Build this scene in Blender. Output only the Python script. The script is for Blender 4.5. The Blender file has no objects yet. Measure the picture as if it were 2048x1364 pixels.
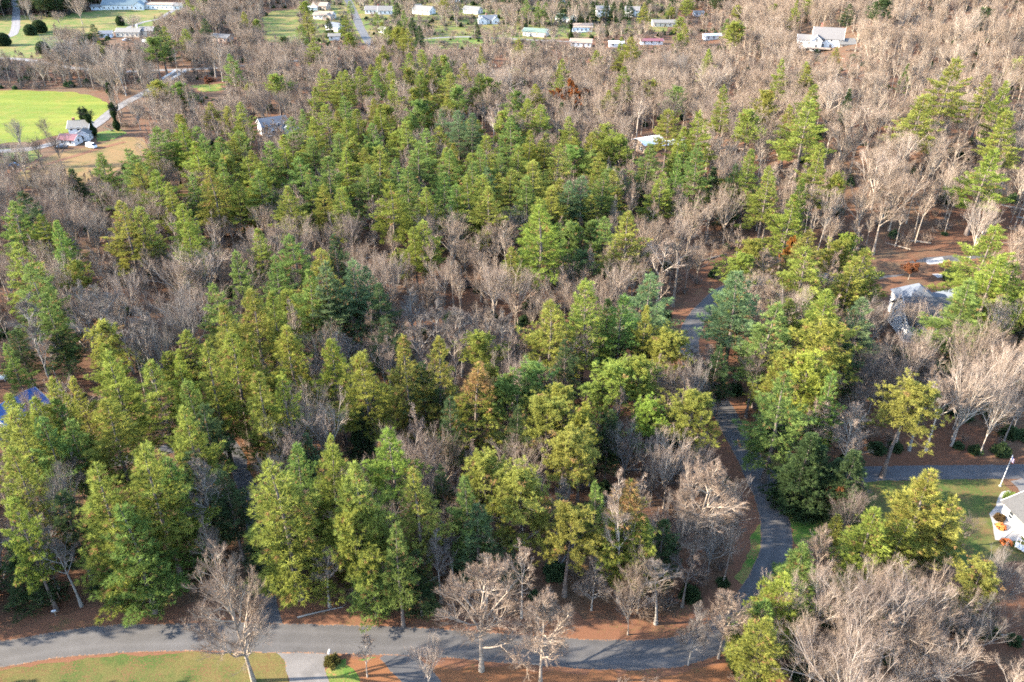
import bpy, math, random
import numpy as np
from mathutils import Vector, Matrix
from mathutils.geometry import tessellate_polygon

# ------------------------------------------------------------------ camera, sky, sun, exposure
sc = bpy.context.scene
col = sc.collection
PITCH = math.radians(31.0)
FPX = 1593.0                      # focal length in pixels of the 2048 px wide photograph
CAMH = 100.0
cam = bpy.data.cameras.new("camera")
cam.sensor_width = 36.0
cam.lens = FPX / 2048.0 * 36.0
cam.clip_start = 1.0
cam.clip_end = 20000.0
camo = bpy.data.objects.new("camera", cam)
camo.location = (0, 0, CAMH)
camo.rotation_euler = (math.pi / 2 - PITCH, 0, 0)
col.objects.link(camo)
sc.camera = camo

SUN_EL = math.radians(24.0)
world = bpy.data.worlds.new("World")
sc.world = world
world.use_nodes = True
wn = world.node_tree
bg = wn.nodes["Background"]
sky = wn.nodes.new("ShaderNodeTexSky")
sky.sky_type = 'NISHITA'
sky.sun_disc = False
sky.sun_elevation = SUN_EL
sky.sun_rotation = math.radians(266.0)
sky.altitude = 600.0
sky.air_density = 1.0
sky.dust_density = 1.2
wn.links.new(sky.outputs[0], bg.inputs[0])
bg.inputs[1].default_value = 0.15

sun = bpy.data.lights.new("sun", 'SUN')
sun.energy = 3.7
sun.angle = math.radians(0.6)
sun.color = (1.0, 0.87, 0.70)
suno = bpy.data.objects.new("sun", sun)
SUN_AZ = math.radians(4.0)
suno.rotation_euler = Vector((math.cos(SUN_EL) * math.cos(SUN_AZ), math.cos(SUN_EL) * math.sin(SUN_AZ), -math.sin(SUN_EL))).to_track_quat('-Z', 'Y').to_euler()
col.objects.link(suno)

sc.view_settings.view_transform = 'Standard'
sc.view_settings.look = 'None'
sc.view_settings.gamma = 1.0
sc.view_settings.use_curve_mapping = False
sc.view_settings.exposure = 3.05
sc.cycles.max_bounces = 6
sc.cycles.diffuse_bounces = 3
sc.cycles.glossy_bounces = 2
sc.cycles.transmission_bounces = 3
sc.cycles.transparent_max_bounces = 4
sc.cycles.use_denoising = False
sc.cycles.filter_width = 1.7

# ------------------------------------------------------------------ helpers
def S(t):
    t = min(1.0, max(0.0, t))
    return t * t * (3 - 2 * t)

def hz(x, y):
    """terrain height"""
    x0 = 30.0 + max(0.0, y - 300.0) * 0.35          # left foot of the wooded hill on the right
    h = 19.0 * S((x - x0) / 130.0) * S((y - 190.0) / 110.0) + 26.0 * S((x - x0 - 40.0) / 220.0) * S((y - 330.0) / 300.0)
    r = math.hypot(x, y)
    h += 190.0 * S((r - 1100.0) / 2600.0) * (0.75 + 0.25 * math.sin(x * 0.0017 + 1.0) * math.cos(y * 0.0013))
    return h

CT, ST = math.cos(PITCH), math.sin(PITCH)

def ray(u, v):
    a = (u - 1024.0) / FPX
    b = (682.0 - v) / FPX
    return Vector((a, CT + b * ST, -ST + b * CT))

def at(u, v, h=0.0):
    """ground point whose height-h top is seen at photograph pixel u, v"""
    d = ray(u, v)
    lo, t = 0.0, 40.0
    f = lambda k: CAMH + d.z * k - hz(d.x * k, d.y * k) - h
    while f(t) > 0 and t < 3000:
        lo = t
        t += 6.0
    hi = t
    for _ in range(24):
        m = (lo + hi) / 2
        if f(m) > 0:
            lo = m
        else:
            hi = m
    p = d * hi
    return Vector((p.x, p.y, hz(p.x, p.y)))

def proj(x, y, z):
    X, Y, Z = x, y, z - CAMH
    dep = Y * CT - Z * ST
    up = Y * ST + Z * CT
    if dep < 1:
        return (-9999, -9999, dep)
    return (1024 + FPX * X / dep, 682 - FPX * up / dep, dep)

def in_poly(x, y, poly):
    c = False
    n = len(poly)
    j = n - 1
    for i in range(n):
        xi, yi = poly[i]
        xj, yj = poly[j]
        if (yi > y) != (yj > y) and x < (xj - xi) * (y - yi) / (yj - yi) + xi:
            c = not c
        j = i
    return c

def tag(o, label=None, cat=None, group=None, kind=None):
    if label: o["label"] = label
    if cat: o["category"] = cat
    if group: o["group"] = group
    if kind: o["kind"] = kind
    return o

def empty(name, loc=(0, 0, 0), rz=0.0):
    o = bpy.data.objects.new(name, None)
    o.location = loc
    o.rotation_euler = (0, 0, rz)
    col.objects.link(o)
    return o

def add(name, me, parent=None):
    o = bpy.data.objects.new(name, me)
    col.objects.link(o)
    if parent is not None:
        o.parent = parent
    return o

def np_mesh(name, V, F, mats, mi=None, attrs=None, smooth=False):
    """triangles / quads (F rows of 3 or 4 via list of arrays)"""
    me = bpy.data.meshes.new(name)
    Fs = F if isinstance(F, list) else [F]
    Fs = [f for f in Fs if len(f)]
    nl = sum(f.size for f in Fs)
    npoly = sum(len(f) for f in Fs)
    me.vertices.add(len(V))
    me.vertices.foreach_set("co", np.asarray(V, np.float32).ravel())
    me.loops.add(nl)
    me.loops.foreach_set("vertex_index", np.concatenate([f.ravel() for f in Fs]).astype(np.int32))
    me.polygons.add(npoly)
    tot = np.concatenate([np.full(len(f), f.shape[1], np.int32) for f in Fs])
    st = np.concatenate([[0], np.cumsum(tot)[:-1]]).astype(np.int32)
    me.polygons.foreach_set("loop_start", st)
    me.polygons.foreach_set("loop_total", tot)
    if mi is not None:
        me.polygons.foreach_set("material_index", np.asarray(mi, np.int32))
    if smooth:
        me.polygons.foreach_set("use_smooth", np.ones(npoly, bool))
    for k, a in (attrs or {}).items():
        at_ = me.attributes.new(k, 'FLOAT', 'POINT')
        at_.data.foreach_set("value", np.asarray(a, np.float32))
    for m in mats:
        me.materials.append(m)
    me.update(calc_edges=True)
    return me

class MB:
    """collects boxes, prisms and tubes into one mesh"""
    def __init__(s):
        s.v, s.f = [], []
    def poly(s, pts, faces):
        n = len(s.v)
        s.v += [tuple(p) for p in pts]
        s.f += [tuple(i + n for i in f) for f in faces]
    def box(s, c, d, rz=0.0):
        x, y, z = d[0] / 2, d[1] / 2, d[2] / 2
        R = Matrix.Rotation(rz, 3, 'Z')
        P = [Vector(c) + R @ Vector((sx * x, sy * y, sz * z)) for sz in (-1, 1) for sy in (-1, 1) for sx in (-1, 1)]
        s.poly(P, [(0, 2, 3, 1), (4, 5, 7, 6), (0, 1, 5, 4), (2, 6, 7, 3), (0, 4, 6, 2), (1, 3, 7, 5)])
    def tube(s, p, q, r0, r1, n=6):
        p, q = Vector(p), Vector(q)
        d = (q - p).normalized()
        a = d.orthogonal().normalized()
        b = d.cross(a)
        P = []
        for c, r in ((p, r0), (q, r1)):
            P += [c + a * (r * math.cos(2 * math.pi * i / n)) + b * (r * math.sin(2 * math.pi * i / n)) for i in range(n)]
        F = [(i, (i + 1) % n, n + (i + 1) % n, n + i) for i in range(n)]
        F += [tuple(range(n - 1, -1, -1)), tuple(range(n, 2 * n))]
        s.poly(P, F)
    def prism(s, prof, x0, x1):
        """profile in (y,z) extruded along x"""
        n = len(prof)
        P = [(x0, y, z) for y, z in prof] + [(x1, y, z) for y, z in prof]
        F = [(i, (i + 1) % n, n + (i + 1) % n, n + i) for i in range(n)]
        F += [tuple(range(n - 1, -1, -1)), tuple(range(n, 2 * n))]
        s.poly(P, F)
    def mesh(s, name, mat):
        me = bpy.data.meshes.new(name)
        me.from_pydata(s.v, [], s.f)
        me.materials.append(mat)
        me.update()
        return me
    def build(s, name, mat, parent=None):
        return add(name, s.mesh(name, mat), parent)

# ------------------------------------------------------------------ materials
def new_mat(name):
    m = bpy.data.materials.new(name)
    m.use_nodes = True
    nt = m.node_tree
    p = nt.nodes["Principled BSDF"]
    return m, nt, p

def noise(nt, vec, scale, detail=4.0, rough=0.6, dist=0.0):
    n = nt.nodes.new("ShaderNodeTexNoise")
    n.inputs["Scale"].default_value = scale
    n.inputs["Detail"].default_value = detail
    n.inputs["Roughness"].default_value = rough
    n.inputs["Distortion"].default_value = dist
    nt.links.new(vec, n.inputs["Vector"])
    return n.outputs["Fac"]

def ramp(nt, fac, stops):
    r = nt.nodes.new("ShaderNodeValToRGB")
    e = r.color_ramp.elements
    while len(e) < len(stops):
        e.new(0.5)
    for k, (p, c) in zip(e, stops):
        k.position = p
        k.color = (c[0], c[1], c[2], 1)
    nt.links.new(fac, r.inputs[0])
    return r.outputs[0]

def mixc(nt, fac, a, b, mode='MIX'):
    m = nt.nodes.new("ShaderNodeMix")
    m.data_type = 'RGBA'
    m.blend_type = mode
    for sock, val in ((m.inputs[0], fac), (m.inputs[6], a), (m.inputs[7], b)):
        if hasattr(val, "is_linked"):
            nt.links.new(val, sock)
        elif isinstance(val, tuple):
            sock.default_value = (val[0], val[1], val[2], 1)
        else:
            sock.default_value = val
    return m.outputs[2]

def mathn(nt, op, a, b=0.0, c=None):
    m = nt.nodes.new("ShaderNodeMath")
    m.operation = op
    for i, val in enumerate((a, b) if c is None else (a, b, c)):
        if hasattr(val, "is_linked"):
            nt.links.new(val, m.inputs[i])
        else:
            m.inputs[i].default_value = val
    return m.outputs[0]

def attr(nt, name, typ='GEOMETRY'):
    a = nt.nodes.new("ShaderNodeAttribute")
    a.attribute_name = name
    a.attribute_type = typ
    return a

def geo_pos(nt):
    return nt.nodes.new("ShaderNodeNewGeometry").outputs["Position"]

def bump(nt, p, h, dist=0.05, strength=0.6):
    b = nt.nodes.new("ShaderNodeBump")
    b.inputs["Distance"].default_value = dist
    b.inputs["Strength"].default_value = strength
    nt.links.new(h, b.inputs["Height"])
    nt.links.new(b.outputs[0], p.inputs["Normal"])

def foliage_mat(name, transl=0.38):
    m, nt, p = new_mat(name)
    nt.nodes.remove(p)
    tint = attr(nt, "tint", 'INSTANCER').outputs["Color"]
    tone = attr(nt, "tone").outputs["Fac"]
    brown = attr(nt, "brown").outputs["Fac"]
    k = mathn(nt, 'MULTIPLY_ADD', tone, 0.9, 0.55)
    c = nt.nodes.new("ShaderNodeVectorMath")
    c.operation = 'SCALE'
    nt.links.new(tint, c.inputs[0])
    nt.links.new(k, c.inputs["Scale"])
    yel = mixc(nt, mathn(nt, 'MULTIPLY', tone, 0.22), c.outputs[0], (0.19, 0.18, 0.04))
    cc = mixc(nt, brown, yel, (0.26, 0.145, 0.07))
    d = nt.nodes.new("ShaderNodeBsdfDiffuse")
    t = nt.nodes.new("ShaderNodeBsdfTranslucent")
    nt.links.new(cc, d.inputs[0])
    nt.links.new(cc, t.inputs[0])
    ms = nt.nodes.new("ShaderNodeMixShader")
    ms.inputs[0].default_value = transl
    nt.links.new(d.outputs[0], ms.inputs[1])
    nt.links.new(t.outputs[0], ms.inputs[2])
    nt.links.new(ms.outputs[0], nt.nodes["Material Output"].inputs[0])
    return m

def bark_mat(name, base, fine):
    """bark: thick wood base colour, fine twigs another, times the tree's own tint"""
    m, nt, p = new_mat(name)
    tint = attr(nt, "tint", 'INSTANCER').outputs["Color"]
    tone = attr(nt, "tone").outputs["Fac"]
    n = noise(nt, geo_pos(nt), 1.7, 4, 0.7)
    a = ramp(nt, n, [(0.3, tuple(x * 0.55 for x in base)), (0.7, tuple(x * 1.25 for x in base))])
    c = mixc(nt, tone, a, fine)
    c = mixc(nt, 1.0, c, tint, 'MULTIPLY')
    nt.links.new(c, p.inputs["Base Color"])
    p.inputs["Roughness"].default_value = 0.9
    return m

def plain(name, c, rough=0.7, metal=0.0, var=0.12, scale=0.8):
    m, nt, p = new_mat(name)
    n = noise(nt, geo_pos(nt), scale, 5, 0.65)
    cc = ramp(nt, n, [(0.25, tuple(x * (1 - var) for x in c)), (0.75, tuple(min(1, x * (1 + var)) for x in c))])
    nt.links.new(cc, p.inputs["Base Color"])
    p.inputs["Roughness"].default_value = rough
    p.inputs["Metallic"].default_value = metal
    return m

M_needle = foliage_mat("needles")
M_leaf = foliage_mat("leaves", 0.35)
M_pinebark = bark_mat("pine_bark", (0.11, 0.085, 0.07), (0.10, 0.085, 0.07))
M_bark = bark_mat("bare_bark", (0.235, 0.208, 0.178), (0.128, 0.097, 0.076))

def ground_mat():
    m, nt, p = new_mat("leaf_litter")
    pos = geo_pos(nt)
    a = noise(nt, pos, 6.0, 3, 0.75)
    b = noise(nt, pos, 0.22, 4, 0.6)
    c = noise(nt, pos, 0.03, 3, 0.5)
    col1 = ramp(nt, a, [(0.25, (0.034, 0.017, 0.011)), (0.5, (0.098, 0.046, 0.026)), (0.62, (0.145, 0.068, 0.037)), (0.8, (0.22, 0.12, 0.068))])
    col2 = ramp(nt, a, [(0.25, (0.035, 0.025, 0.017)), (0.55, (0.10, 0.066, 0.040)), (0.8, (0.19, 0.13, 0.08))])
    f = ramp(nt, mathn(nt, 'ADD', mathn(nt, 'MULTIPLY', b, 0.5), mathn(nt, 'MULTIPLY', c, 0.5)), [(0.42, (0, 0, 0)), (0.6, (1, 1, 1))])
    cc = mixc(nt, f, col1, col2)
    nt.links.new(cc, p.inputs["Base Color"])
    p.inputs["Roughness"].default_value = 0.95
    p.inputs["Specular IOR Level"].default_value = 0.1
    bump(nt, p, a, 0.12, 0.8)
    return m

def grass_mat(name, green, dry, leaf=(0.20, 0.10, 0.045), dryness=0.5, leafy=0.35, stripe=None):
    m, nt, p = new_mat(name)
    pos = geo_pos(nt)
    a = noise(nt, pos, 5.0, 3, 0.75)
    b = noise(nt, pos, 0.16, 5, 0.65)
    b2 = noise(nt, pos, 0.035, 3, 0.55)
    g = ramp(nt, a, [(0.25, tuple(x * 0.45 for x in green)), (0.55, green), (0.8, tuple(x * 1.5 for x in green))])
    d = ramp(nt, a, [(0.25, tuple(x * 0.5 for x in dry)), (0.55, dry), (0.8, tuple(x * 1.35 for x in dry))])
    bb = mathn(nt, 'ADD', mathn(nt, 'MULTIPLY', b, 0.6), mathn(nt, 'MULTIPLY', b2, 0.4))
    f = ramp(nt, bb, [(0.5 + 0.12 - dryness * 0.24 - 0.05, (1, 1, 1)), (0.5 + 0.12 - dryness * 0.24 + 0.08, (0, 0, 0))])
    f2 = mixc(nt, 1.0, f, (1, 1, 1), 'MULTIPLY')
    c = mixc(nt, f2, d, g)
    lf = noise(nt, pos, 3.1, 2, 0.8)
    lm = noise(nt, pos, 0.3, 3, 0.6)
    lmix = mathn(nt, 'GREATER_THAN', mathn(nt, 'ADD', mathn(nt, 'MULTIPLY', lf, 0.6), mathn(nt, 'MULTIPLY', lm, 0.4)), 0.62 - leafy * 0.25)
    c = mixc(nt, lmix, c, leaf)
    if stripe:
        mp = nt.nodes.new("ShaderNodeMapping")
        mp.inputs["Scale"].default_value = (0.02, 0.10, 1)
        mp.inputs["Rotation"].default_value = (0, 0, stripe)
        nt.links.new(pos, mp.inputs[0])
        sn = noise(nt, mp.outputs[0], 1.0, 3, 0.6)
        c = mixc(nt, ramp(nt, sn, [(0.45, (0, 0, 0)), (0.8, (0.6, 0.6, 0.6))]), c, tuple(x * 1.5 for x in dry))
    nt.links.new(c, p.inputs["Base Color"])
    p.inputs["Roughness"].default_value = 0.95
    p.inputs["Specular IOR Level"].default_value = 0.1
    bump(nt, p, a, 0.06, 0.7)
    return m

def road_mat(name, base, tracks=0.25, leaf=0.5):
    m, nt, p = new_mat(name)
    pos = geo_pos(nt)
    a = noise(nt, pos, 9.0, 3, 0.8)
    b = noise(nt, pos, 0.25, 5, 0.6)
    ac = attr(nt, "across").outputs["Fac"]
    c = ramp(nt, b, [(0.3, tuple(x * 0.78 for x in base)), (0.7, tuple(x * 1.22 for x in base))])
    g = ramp(nt, a, [(0.3, (0.94, 0.94, 0.94)), (0.7, (1.06, 1.06, 1.06))])
    c = mixc(nt, 1.0, c, g, 'MULTIPLY')
    ab = mathn(nt, 'ABSOLUTE', ac)
    tr = mathn(nt, 'ABSOLUTE', mathn(nt, 'SUBTRACT', ab, 0.45))
    trk = mathn(nt, 'SUBTRACT', 1.0, mathn(nt, 'MULTIPLY', tr, 4.0))
    trk = mathn(nt, 'MAXIMUM', trk, 0.0)
    c = mixc(nt, mathn(nt, 'MULTIPLY', trk, tracks), c, tuple(min(1, x * 1.9) for x in base))
    ed = mathn(nt, 'GREATER_THAN', mathn(nt, 'ADD', mathn(nt, 'MULTIPLY', ab, 0.8), mathn(nt, 'MULTIPLY', noise(nt, pos, 2.6, 3, 0.8), 0.55)), 1.12 - 0.12 * leaf)
    c = mixc(nt, ed, c, (0.19, 0.095, 0.045))
    # seams and cracks of the old surface
    mp = nt.nodes.new("ShaderNodeTexVoronoi")
    mp.feature = 'DISTANCE_TO_EDGE'
    mp.inputs["Scale"].default_value = 0.16
    nt.links.new(pos, mp.inputs["Vector"])
    crack = mathn(nt, 'LESS_THAN', mp.outputs["Distance"], 0.006)
    c = mixc(nt, mathn(nt, 'MULTIPLY', crack, 0.15), c, tuple(x * 0.4 for x in base))
    nt.links.new(c, p.inputs["Base Color"])
    p.inputs["Roughness"].default_value = 0.8
    return m

M_ground = ground_mat()
M_lawn = grass_mat("lawn_grass", (0.052, 0.076, 0.019), (0.108, 0.088, 0.032), leaf=(0.10, 0.062, 0.028), dryness=0.54, leafy=0.28)
M_lawn_green = grass_mat("green_grass", (0.06, 0.115, 0.02), (0.16, 0.15, 0.045), dryness=0.4, leafy=0.2)
M_verge = grass_mat("verge_grass", (0.080, 0.070, 0.026), (0.13, 0.074, 0.038), leaf=(0.125, 0.060, 0.035), dryness=0.65, leafy=0.75)
M_field = grass_mat("field_grass", (0.092, 0.125, 0.015), (0.128, 0.128, 0.022), dryness=0.42, leafy=-0.6, stripe=0.1)
M_tan = grass_mat("dry_grass", (0.10, 0.085, 0.032), (0.15, 0.10, 0.045), dryness=0.75, leafy=0.1)
M_valley = grass_mat("valley_grass", (0.070, 0.100, 0.022), (0.150, 0.118, 0.045), dryness=0.5, leafy=0.05)
M_orange = grass_mat("orange_leaves", (0.07, 0.060, 0.027), (0.125, 0.066, 0.031), leaf=(0.14, 0.064, 0.030), dryness=0.7, leafy=0.8)
M_road = road_mat("asphalt", (0.050, 0.048, 0.047))
M_drive = road_mat("dark_asphalt", (0.042, 0.042, 0.044), 0.1, 0.2)
M_gravel = road_mat("gravel", (0.098, 0.092, 0.087), 0.25, 0.3)
M_conc = plain("concrete", (0.23, 0.22, 0.208), 0.85)

# ------------------------------------------------------------------ ground, roads, sheets
def ground():
    g = np.concatenate([-np.geomspace(5200, 620, 22), np.linspace(-600, 600, 121), np.geomspace(620, 5200, 22)])
    gy = np.concatenate([-np.geomspace(3000, 130, 16), np.linspace(-120, 1000, 113), np.geomspace(1020, 6000, 20)])
    V = [(x, y, hz(x, y)) for y in gy for x in g]
    n = len(g)
    i = np.arange(len(gy) - 1)[:, None] * n + np.arange(n - 1)[None, :]
    i = i.ravel()
    F = np.stack([i, i + 1, i + n + 1, i + n], 1)
    me = np_mesh("ground", np.array(V), F, [M_ground], smooth=True)
    tag(add("ground", me), "leaf covered woodland floor and valley ground", None, None, "structure")
ground()

def catmull(P, step=1.0):
    P = [Vector(p) for p in P]
    Q = [P[0] * 2 - P[1]] + P + [P[-1] * 2 - P[-2]]
    out = []
    for i in range(1, len(Q) - 2):
        a, b, c, d = Q[i - 1], Q[i], Q[i + 1], Q[i + 2]
        n = max(1, int((c - b).length / step))
        for k in range(n):
            t = k / n
            out.append(0.5 * ((2 * b) + (c - a) * t + (2 * a - 5 * b + 4 * c - d) * t * t + (3 * b - a - 3 * c + d) * t ** 3))
    out.append(P[-1])
    return out

ROADS = []      # (centre points, half width) for keeping trees off
def ribbon(name, path, width, z, mat, label, jitter=0.12, step=0.7, seed=1, world=False, offs=(-1, -0.5, 0, 0.5, 1), keep=True):
    r = np.random.default_rng(seed)
    P = path if world else [at(u, v) for u, v in path]
    P = catmull([Vector((p.x, p.y, 0)) for p in P], step)
    if keep:
        ROADS.append(([(p.x, p.y) for p in P[::3]], width / 2))
    V, ac = [], []
    n = len(P)
    m = len(offs)
    jl = jr = 0.0
    for i, p in enumerate(P):
        t = (P[min(n - 1, i + 1)] - P[max(0, i - 1)])
        t.z = 0
        t.normalize()
        nrm = Vector((t.y, -t.x, 0))
        jl = jl * 0.7 + r.normal() * jitter * 0.7
        jr = jr * 0.7 + r.normal() * jitter * 0.7
        for o in offs:
            off = o * width / 2
            if o == -1: off += jl
            if o == 1: off += jr
            q = p + nrm * off
            V.append((q.x, q.y, hz(q.x, q.y) + z))
            ac.append(o)
    F = [(i * m + k, i * m + k + 1, (i + 1) * m + k + 1, (i + 1) * m + k) for i in range(n - 1) for k in range(m - 1)]
    me = np_mesh(name, np.array(V), np.array(F), [mat], attrs={"across": ac})
    return tag(add(name, me), label, None, None, "structure")

def sheet(name, poly, z, mat, label, jitter=0.25, step=1.2, seed=2, world=False, across=0.0):
    """ground patch with a ragged edge"""
    r = np.random.default_rng(seed)
    P = [Vector((p[0], p[1], 0)) for p in poly] if world else [at(u, v) for u, v in poly]
    pts = []
    j = Vector((0, 0, 0))
    for i, p in enumerate(P):
        q = P[(i + 1) % len(P)]
        n = max(1, int((q - p).length / step))
        for k in range(n):
            j = j * 0.6 + Vector((r.normal(), r.normal(), 0)) * jitter
            w = p.lerp(q, k / n) + j
            pts.append(Vector((w.x, w.y, 0)))
    tri = tessellate_polygon([pts])
    V = [(p.x, p.y, hz(p.x, p.y) + z) for p in pts]
    F = []
    for a, b, c in tri:
        nz = (pts[b] - pts[a]).cross(pts[c] - pts[a]).z
        F.append((a, b, c) if nz > 0 else (a, c, b))
    me = np_mesh(name, np.array(V), np.array(F), [mat], attrs={"across": np.full(len(V), across)})
    return tag(add(name, me), label, None, None, "structure")

MAIN = [(-420, 1395), (-250, 1362), (-120, 1333), (0, 1309), (180, 1281), (365, 1274), (540, 1275), (720, 1280), (900, 1287), (1050, 1299), (1170, 1308), (1290, 1309),
        (1370, 1299), (1440, 1268), (1497, 1212), (1530, 1160), (1550, 1110), (1553, 1060), (1541, 1010), (1520, 960), (1495, 910), (1470, 865), (1445, 820),
        (1415, 775), (1390, 735), (1376, 700), (1381, 665), (1396, 635), (1422, 606), (1455, 580), (1510, 563), (1600, 556), (1700, 553), (1775, 546), (1850, 528), (1930, 510), (2060, 488), (2250, 460)]
ribbon("verge", MAIN, 13.0, 0.012, M_verge, "mixed grass and leaf verge along the road", jitter=0.7, seed=11, keep=False)
ribbon("road", MAIN, 5.2, 0.04, M_road, "curving grey asphalt road through the woods", jitter=0.07, seed=3)

# lawns and patches (photograph pixels on the ground)
sheet("lawn", [(-250, 1398), (-60, 1358), (120, 1324), (300, 1306), (430, 1302), (545, 1304), (566, 1320), (580, 1364), (592, 1440), (200, 1500), (-350, 1560)], 0.02, M_lawn, "sunlit front lawn strewn with leaves", seed=21)
sheet("lawn", [(668, 1322), (700, 1313), (755, 1313), (790, 1345), (815, 1380), (830, 1440), (640, 1460), (646, 1350)], 0.02, M_lawn_green, "green lawn corner between two driveways", seed=22)
sheet("leaf_patch", [(690, 1312), (762, 1312), (800, 1345), (830, 1375), (850, 1420), (740, 1440), (715, 1350)], 0.026, M_orange, "orange fallen leaves beside the dark driveway", seed=23)
sheet("leaf_patch", [(840, 1325), (1000, 1336), (1180, 1345), (1330, 1342), (1440, 1318), (1520, 1250), (1560, 1300), (1600, 1420), (900, 1470), (860, 1400)], 0.022, M_orange, "orange leaf litter below the road", seed=24, jitter=0.5)
ribbon("driveway", [(600, 1290), (606, 1318), (615, 1345), (622, 1372), (640, 1440)], 5.2, 0.034, M_gravel, "pale gravel driveway south of the road", seed=25)
sheet("driveway_apron", [(548, 1303), (575, 1300), (640, 1302), (664, 1309), (650, 1325), (645, 1346), (582, 1346), (570, 1322)], 0.037, M_gravel, "flared mouth of the pale gravel driveway", jitter=0.08, step=0.6, seed=26)
ribbon("driveway", [(785, 1300), (800, 1318), (822, 1342), (850, 1372), (900, 1440)], 4.4, 0.033, M_drive, "dark asphalt driveway south of the road", seed=27)
ribbon("driveway", [(545, 1262), (540, 1240), (533, 1200), (527, 1150), (518, 1090), (508, 1030), (495, 980), (482, 945), (465, 900), (430, 880), (330, 900), (220, 925), (120, 915), (40, 880), (-80, 850)], 3.3, 0.03, M_drive, "narrow dark driveway climbing between pines", seed=28)
sheet("driveway_apron", [(528, 1256), (531, 1232), (547, 1232), (552, 1246), (562, 1252)], 0.035, M_drive, "flared mouth of the dark driveway", jitter=0.05, step=0.5, seed=29)
ribbon("leaf_strip", [(500, 990), (486, 940), (470, 890), (462, 850), (455, 810), (450, 780)], 4.0, 0.018, M_orange, "orange leaves beside the dark driveway", seed=30, jitter=0.4, keep=False)
ribbon("driveway", [(1530, 972), (1565, 966), (1600, 963), (1680, 955), (1760, 947), (1860, 945), (1960, 944), (2060, 943), (2200, 945)], 4.2, 0.031, M_drive, "grey driveway to the white house", seed=31)
sheet("driveway_apron", [(1543, 995), (1556, 978), (1550, 955), (1535, 935), (1565, 952), (1594, 954), (1594, 976), (1578, 985), (1566, 1000)], 0.036, M_drive, "flared junction of the side driveway", jitter=0.06, step=0.6, seed=32)
sheet("parking_pad", [(2020, 962), (2060, 955), (2180, 950), (2200, 1010), (2050, 1000), (2034, 975)], 0.034, M_gravel, "grey parking pad beside the white house", jitter=0.1, seed=33)
sheet("lawn", [(1585, 985), (1640, 975), (1740, 962), (1900, 958), (2000, 958), (2030, 985), (2060, 1010), (2060, 1120), (1980, 1130), (1800, 1130), (1640, 1110), (1600, 1060), (1575, 1020)], 0.02, M_lawn, "lawn beside the white house", seed=34)
sheet("lawn", [(1508, 900), (1530, 903), (1585, 925), (1605, 945), (1570, 952), (1545, 945), (1520, 920)], 0.02, M_lawn, "grass triangle beside the road junction", seed=35)
sheet("lawn", [(1566, 1000), (1600, 985), (1640, 1040), (1625, 1095), (1590, 1090), (1582, 1050)], 0.023, M_lawn_green, "green verge inside the road bend", seed=36)
sheet("lawn", [(1525, 1040), (1528, 1090), (1515, 1140), (1490, 1170), (1475, 1160), (1500, 1100), (1508, 1050)], 0.023, M_lawn_green, "shaded grass verge inside the road bend", seed=37)
sheet("driveway_apron", [(1852, 520), (1885, 515), (1893, 530), (1890, 555), (1875, 556), (1855, 542)], 0.05, M_conc, "pale concrete driveway of the grey house", jitter=0.1, seed=38)
# valley
sheet("field", [(-420, 181), (60, 181), (150, 182), (186, 190), (212, 206), (222, 222), (190, 245), (150, 262), (60, 285), (-420, 292)], 0.06, M_field, "bright green hay field in the valley", jitter=0.8, step=3, seed=41)
sheet("field", [(30, 348), (110, 306), (200, 288), (245, 274), (285, 276), (300, 300), (255, 330), (190, 365), (100, 385), (40, 372)], 0.05, M_tan, "tan dry grass slope below the farmhouse", jitter=0.6, step=3, seed=42)
sheet("lawn", [(190, 266), (240, 258), (255, 266), (225, 280), (195, 284)], 0.07, M_lawn_green, "small green farmhouse lawn", seed=43)
sheet("lawn", [(-60, 300), (70, 296), (85, 310), (60, 325), (-60, 330)], 0.06, M_lawn_green, "shaded green paddock beside the farm lane", seed=44)
sheet("lawn", [(-420, 34), (60, 30), (150, 26), (205, 20), (300, 18), (365, 8), (372, 16), (330, 44), (290, 58), (225, 62), (190, 66), (110, 90), (95, 117), (-420, 117)], 0.06, M_valley, "sunlit rolling lawns of the far valley", jitter=0.8, step=4, seed=45)
sheet("lawn", [(520, 40), (545, 22), (596, 18), (602, 55), (590, 84), (530, 84)], 0.06, M_valley, "small sunlit valley pasture", jitter=0.8, step=4, seed=46)
sheet("lawn", [(380, 170), (440, 168), (452, 180), (400, 184)], 0.06, M_lawn_green, "strip of green grass by the valley road", jitter=0.6, seed=47)
sheet("lawn", [(600, -14), (760, -14), (1000, -14), (1260, -14), (1330, 10), (1340, 62), (1190, 72), (1060, 82), (960, 92), (840, 92), (735, 90), (700, 70), (640, 88), (600, 60)], 0.06, M_valley, "lawns around the valley houses", jitter=1.0, step=4, seed=48)
sheet("lawn", [(810, 74), (960, 74), (985, 84), (975, 94), (880, 100), (800, 96)], 0.09, M_lawn_green, "green lawn along the valley lane", jitter=0.6, step=3, seed=49)
sheet("leaf_patch", [(1340, -14), (1480, -14), (1482, 30), (1400, 34), (1345, 26)], 0.08, M_orange, "orange leaf covered ground behind the houses", jitter=1.0, step=4, seed=50)
ribbon("road", [(-120, 122), (0, 117), (60, 121), (130, 134), (230, 143), (310, 141), (420, 137), (520, 128), (640, 118)], 5.0, 0.10, M_gravel, "pale valley road", jitter=0.1, seed=51)
ribbon("road", [(376, 139), (352, 148), (335, 160), (305, 178), (262, 200), (225, 222), (196, 246), (160, 268), (90, 292), (20, 302), (-120, 306)], 5.4, 0.11, M_gravel, "pale farm road beside the green field", jitter=0.1, seed=52)
ribbon("road", [(688, -12), (700, 8), (712, 35), (722, 58), (735, 80), (748, 100)], 6.0, 0.11, M_road, "grey street between the valley houses", jitter=0.1, seed=53)
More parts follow.
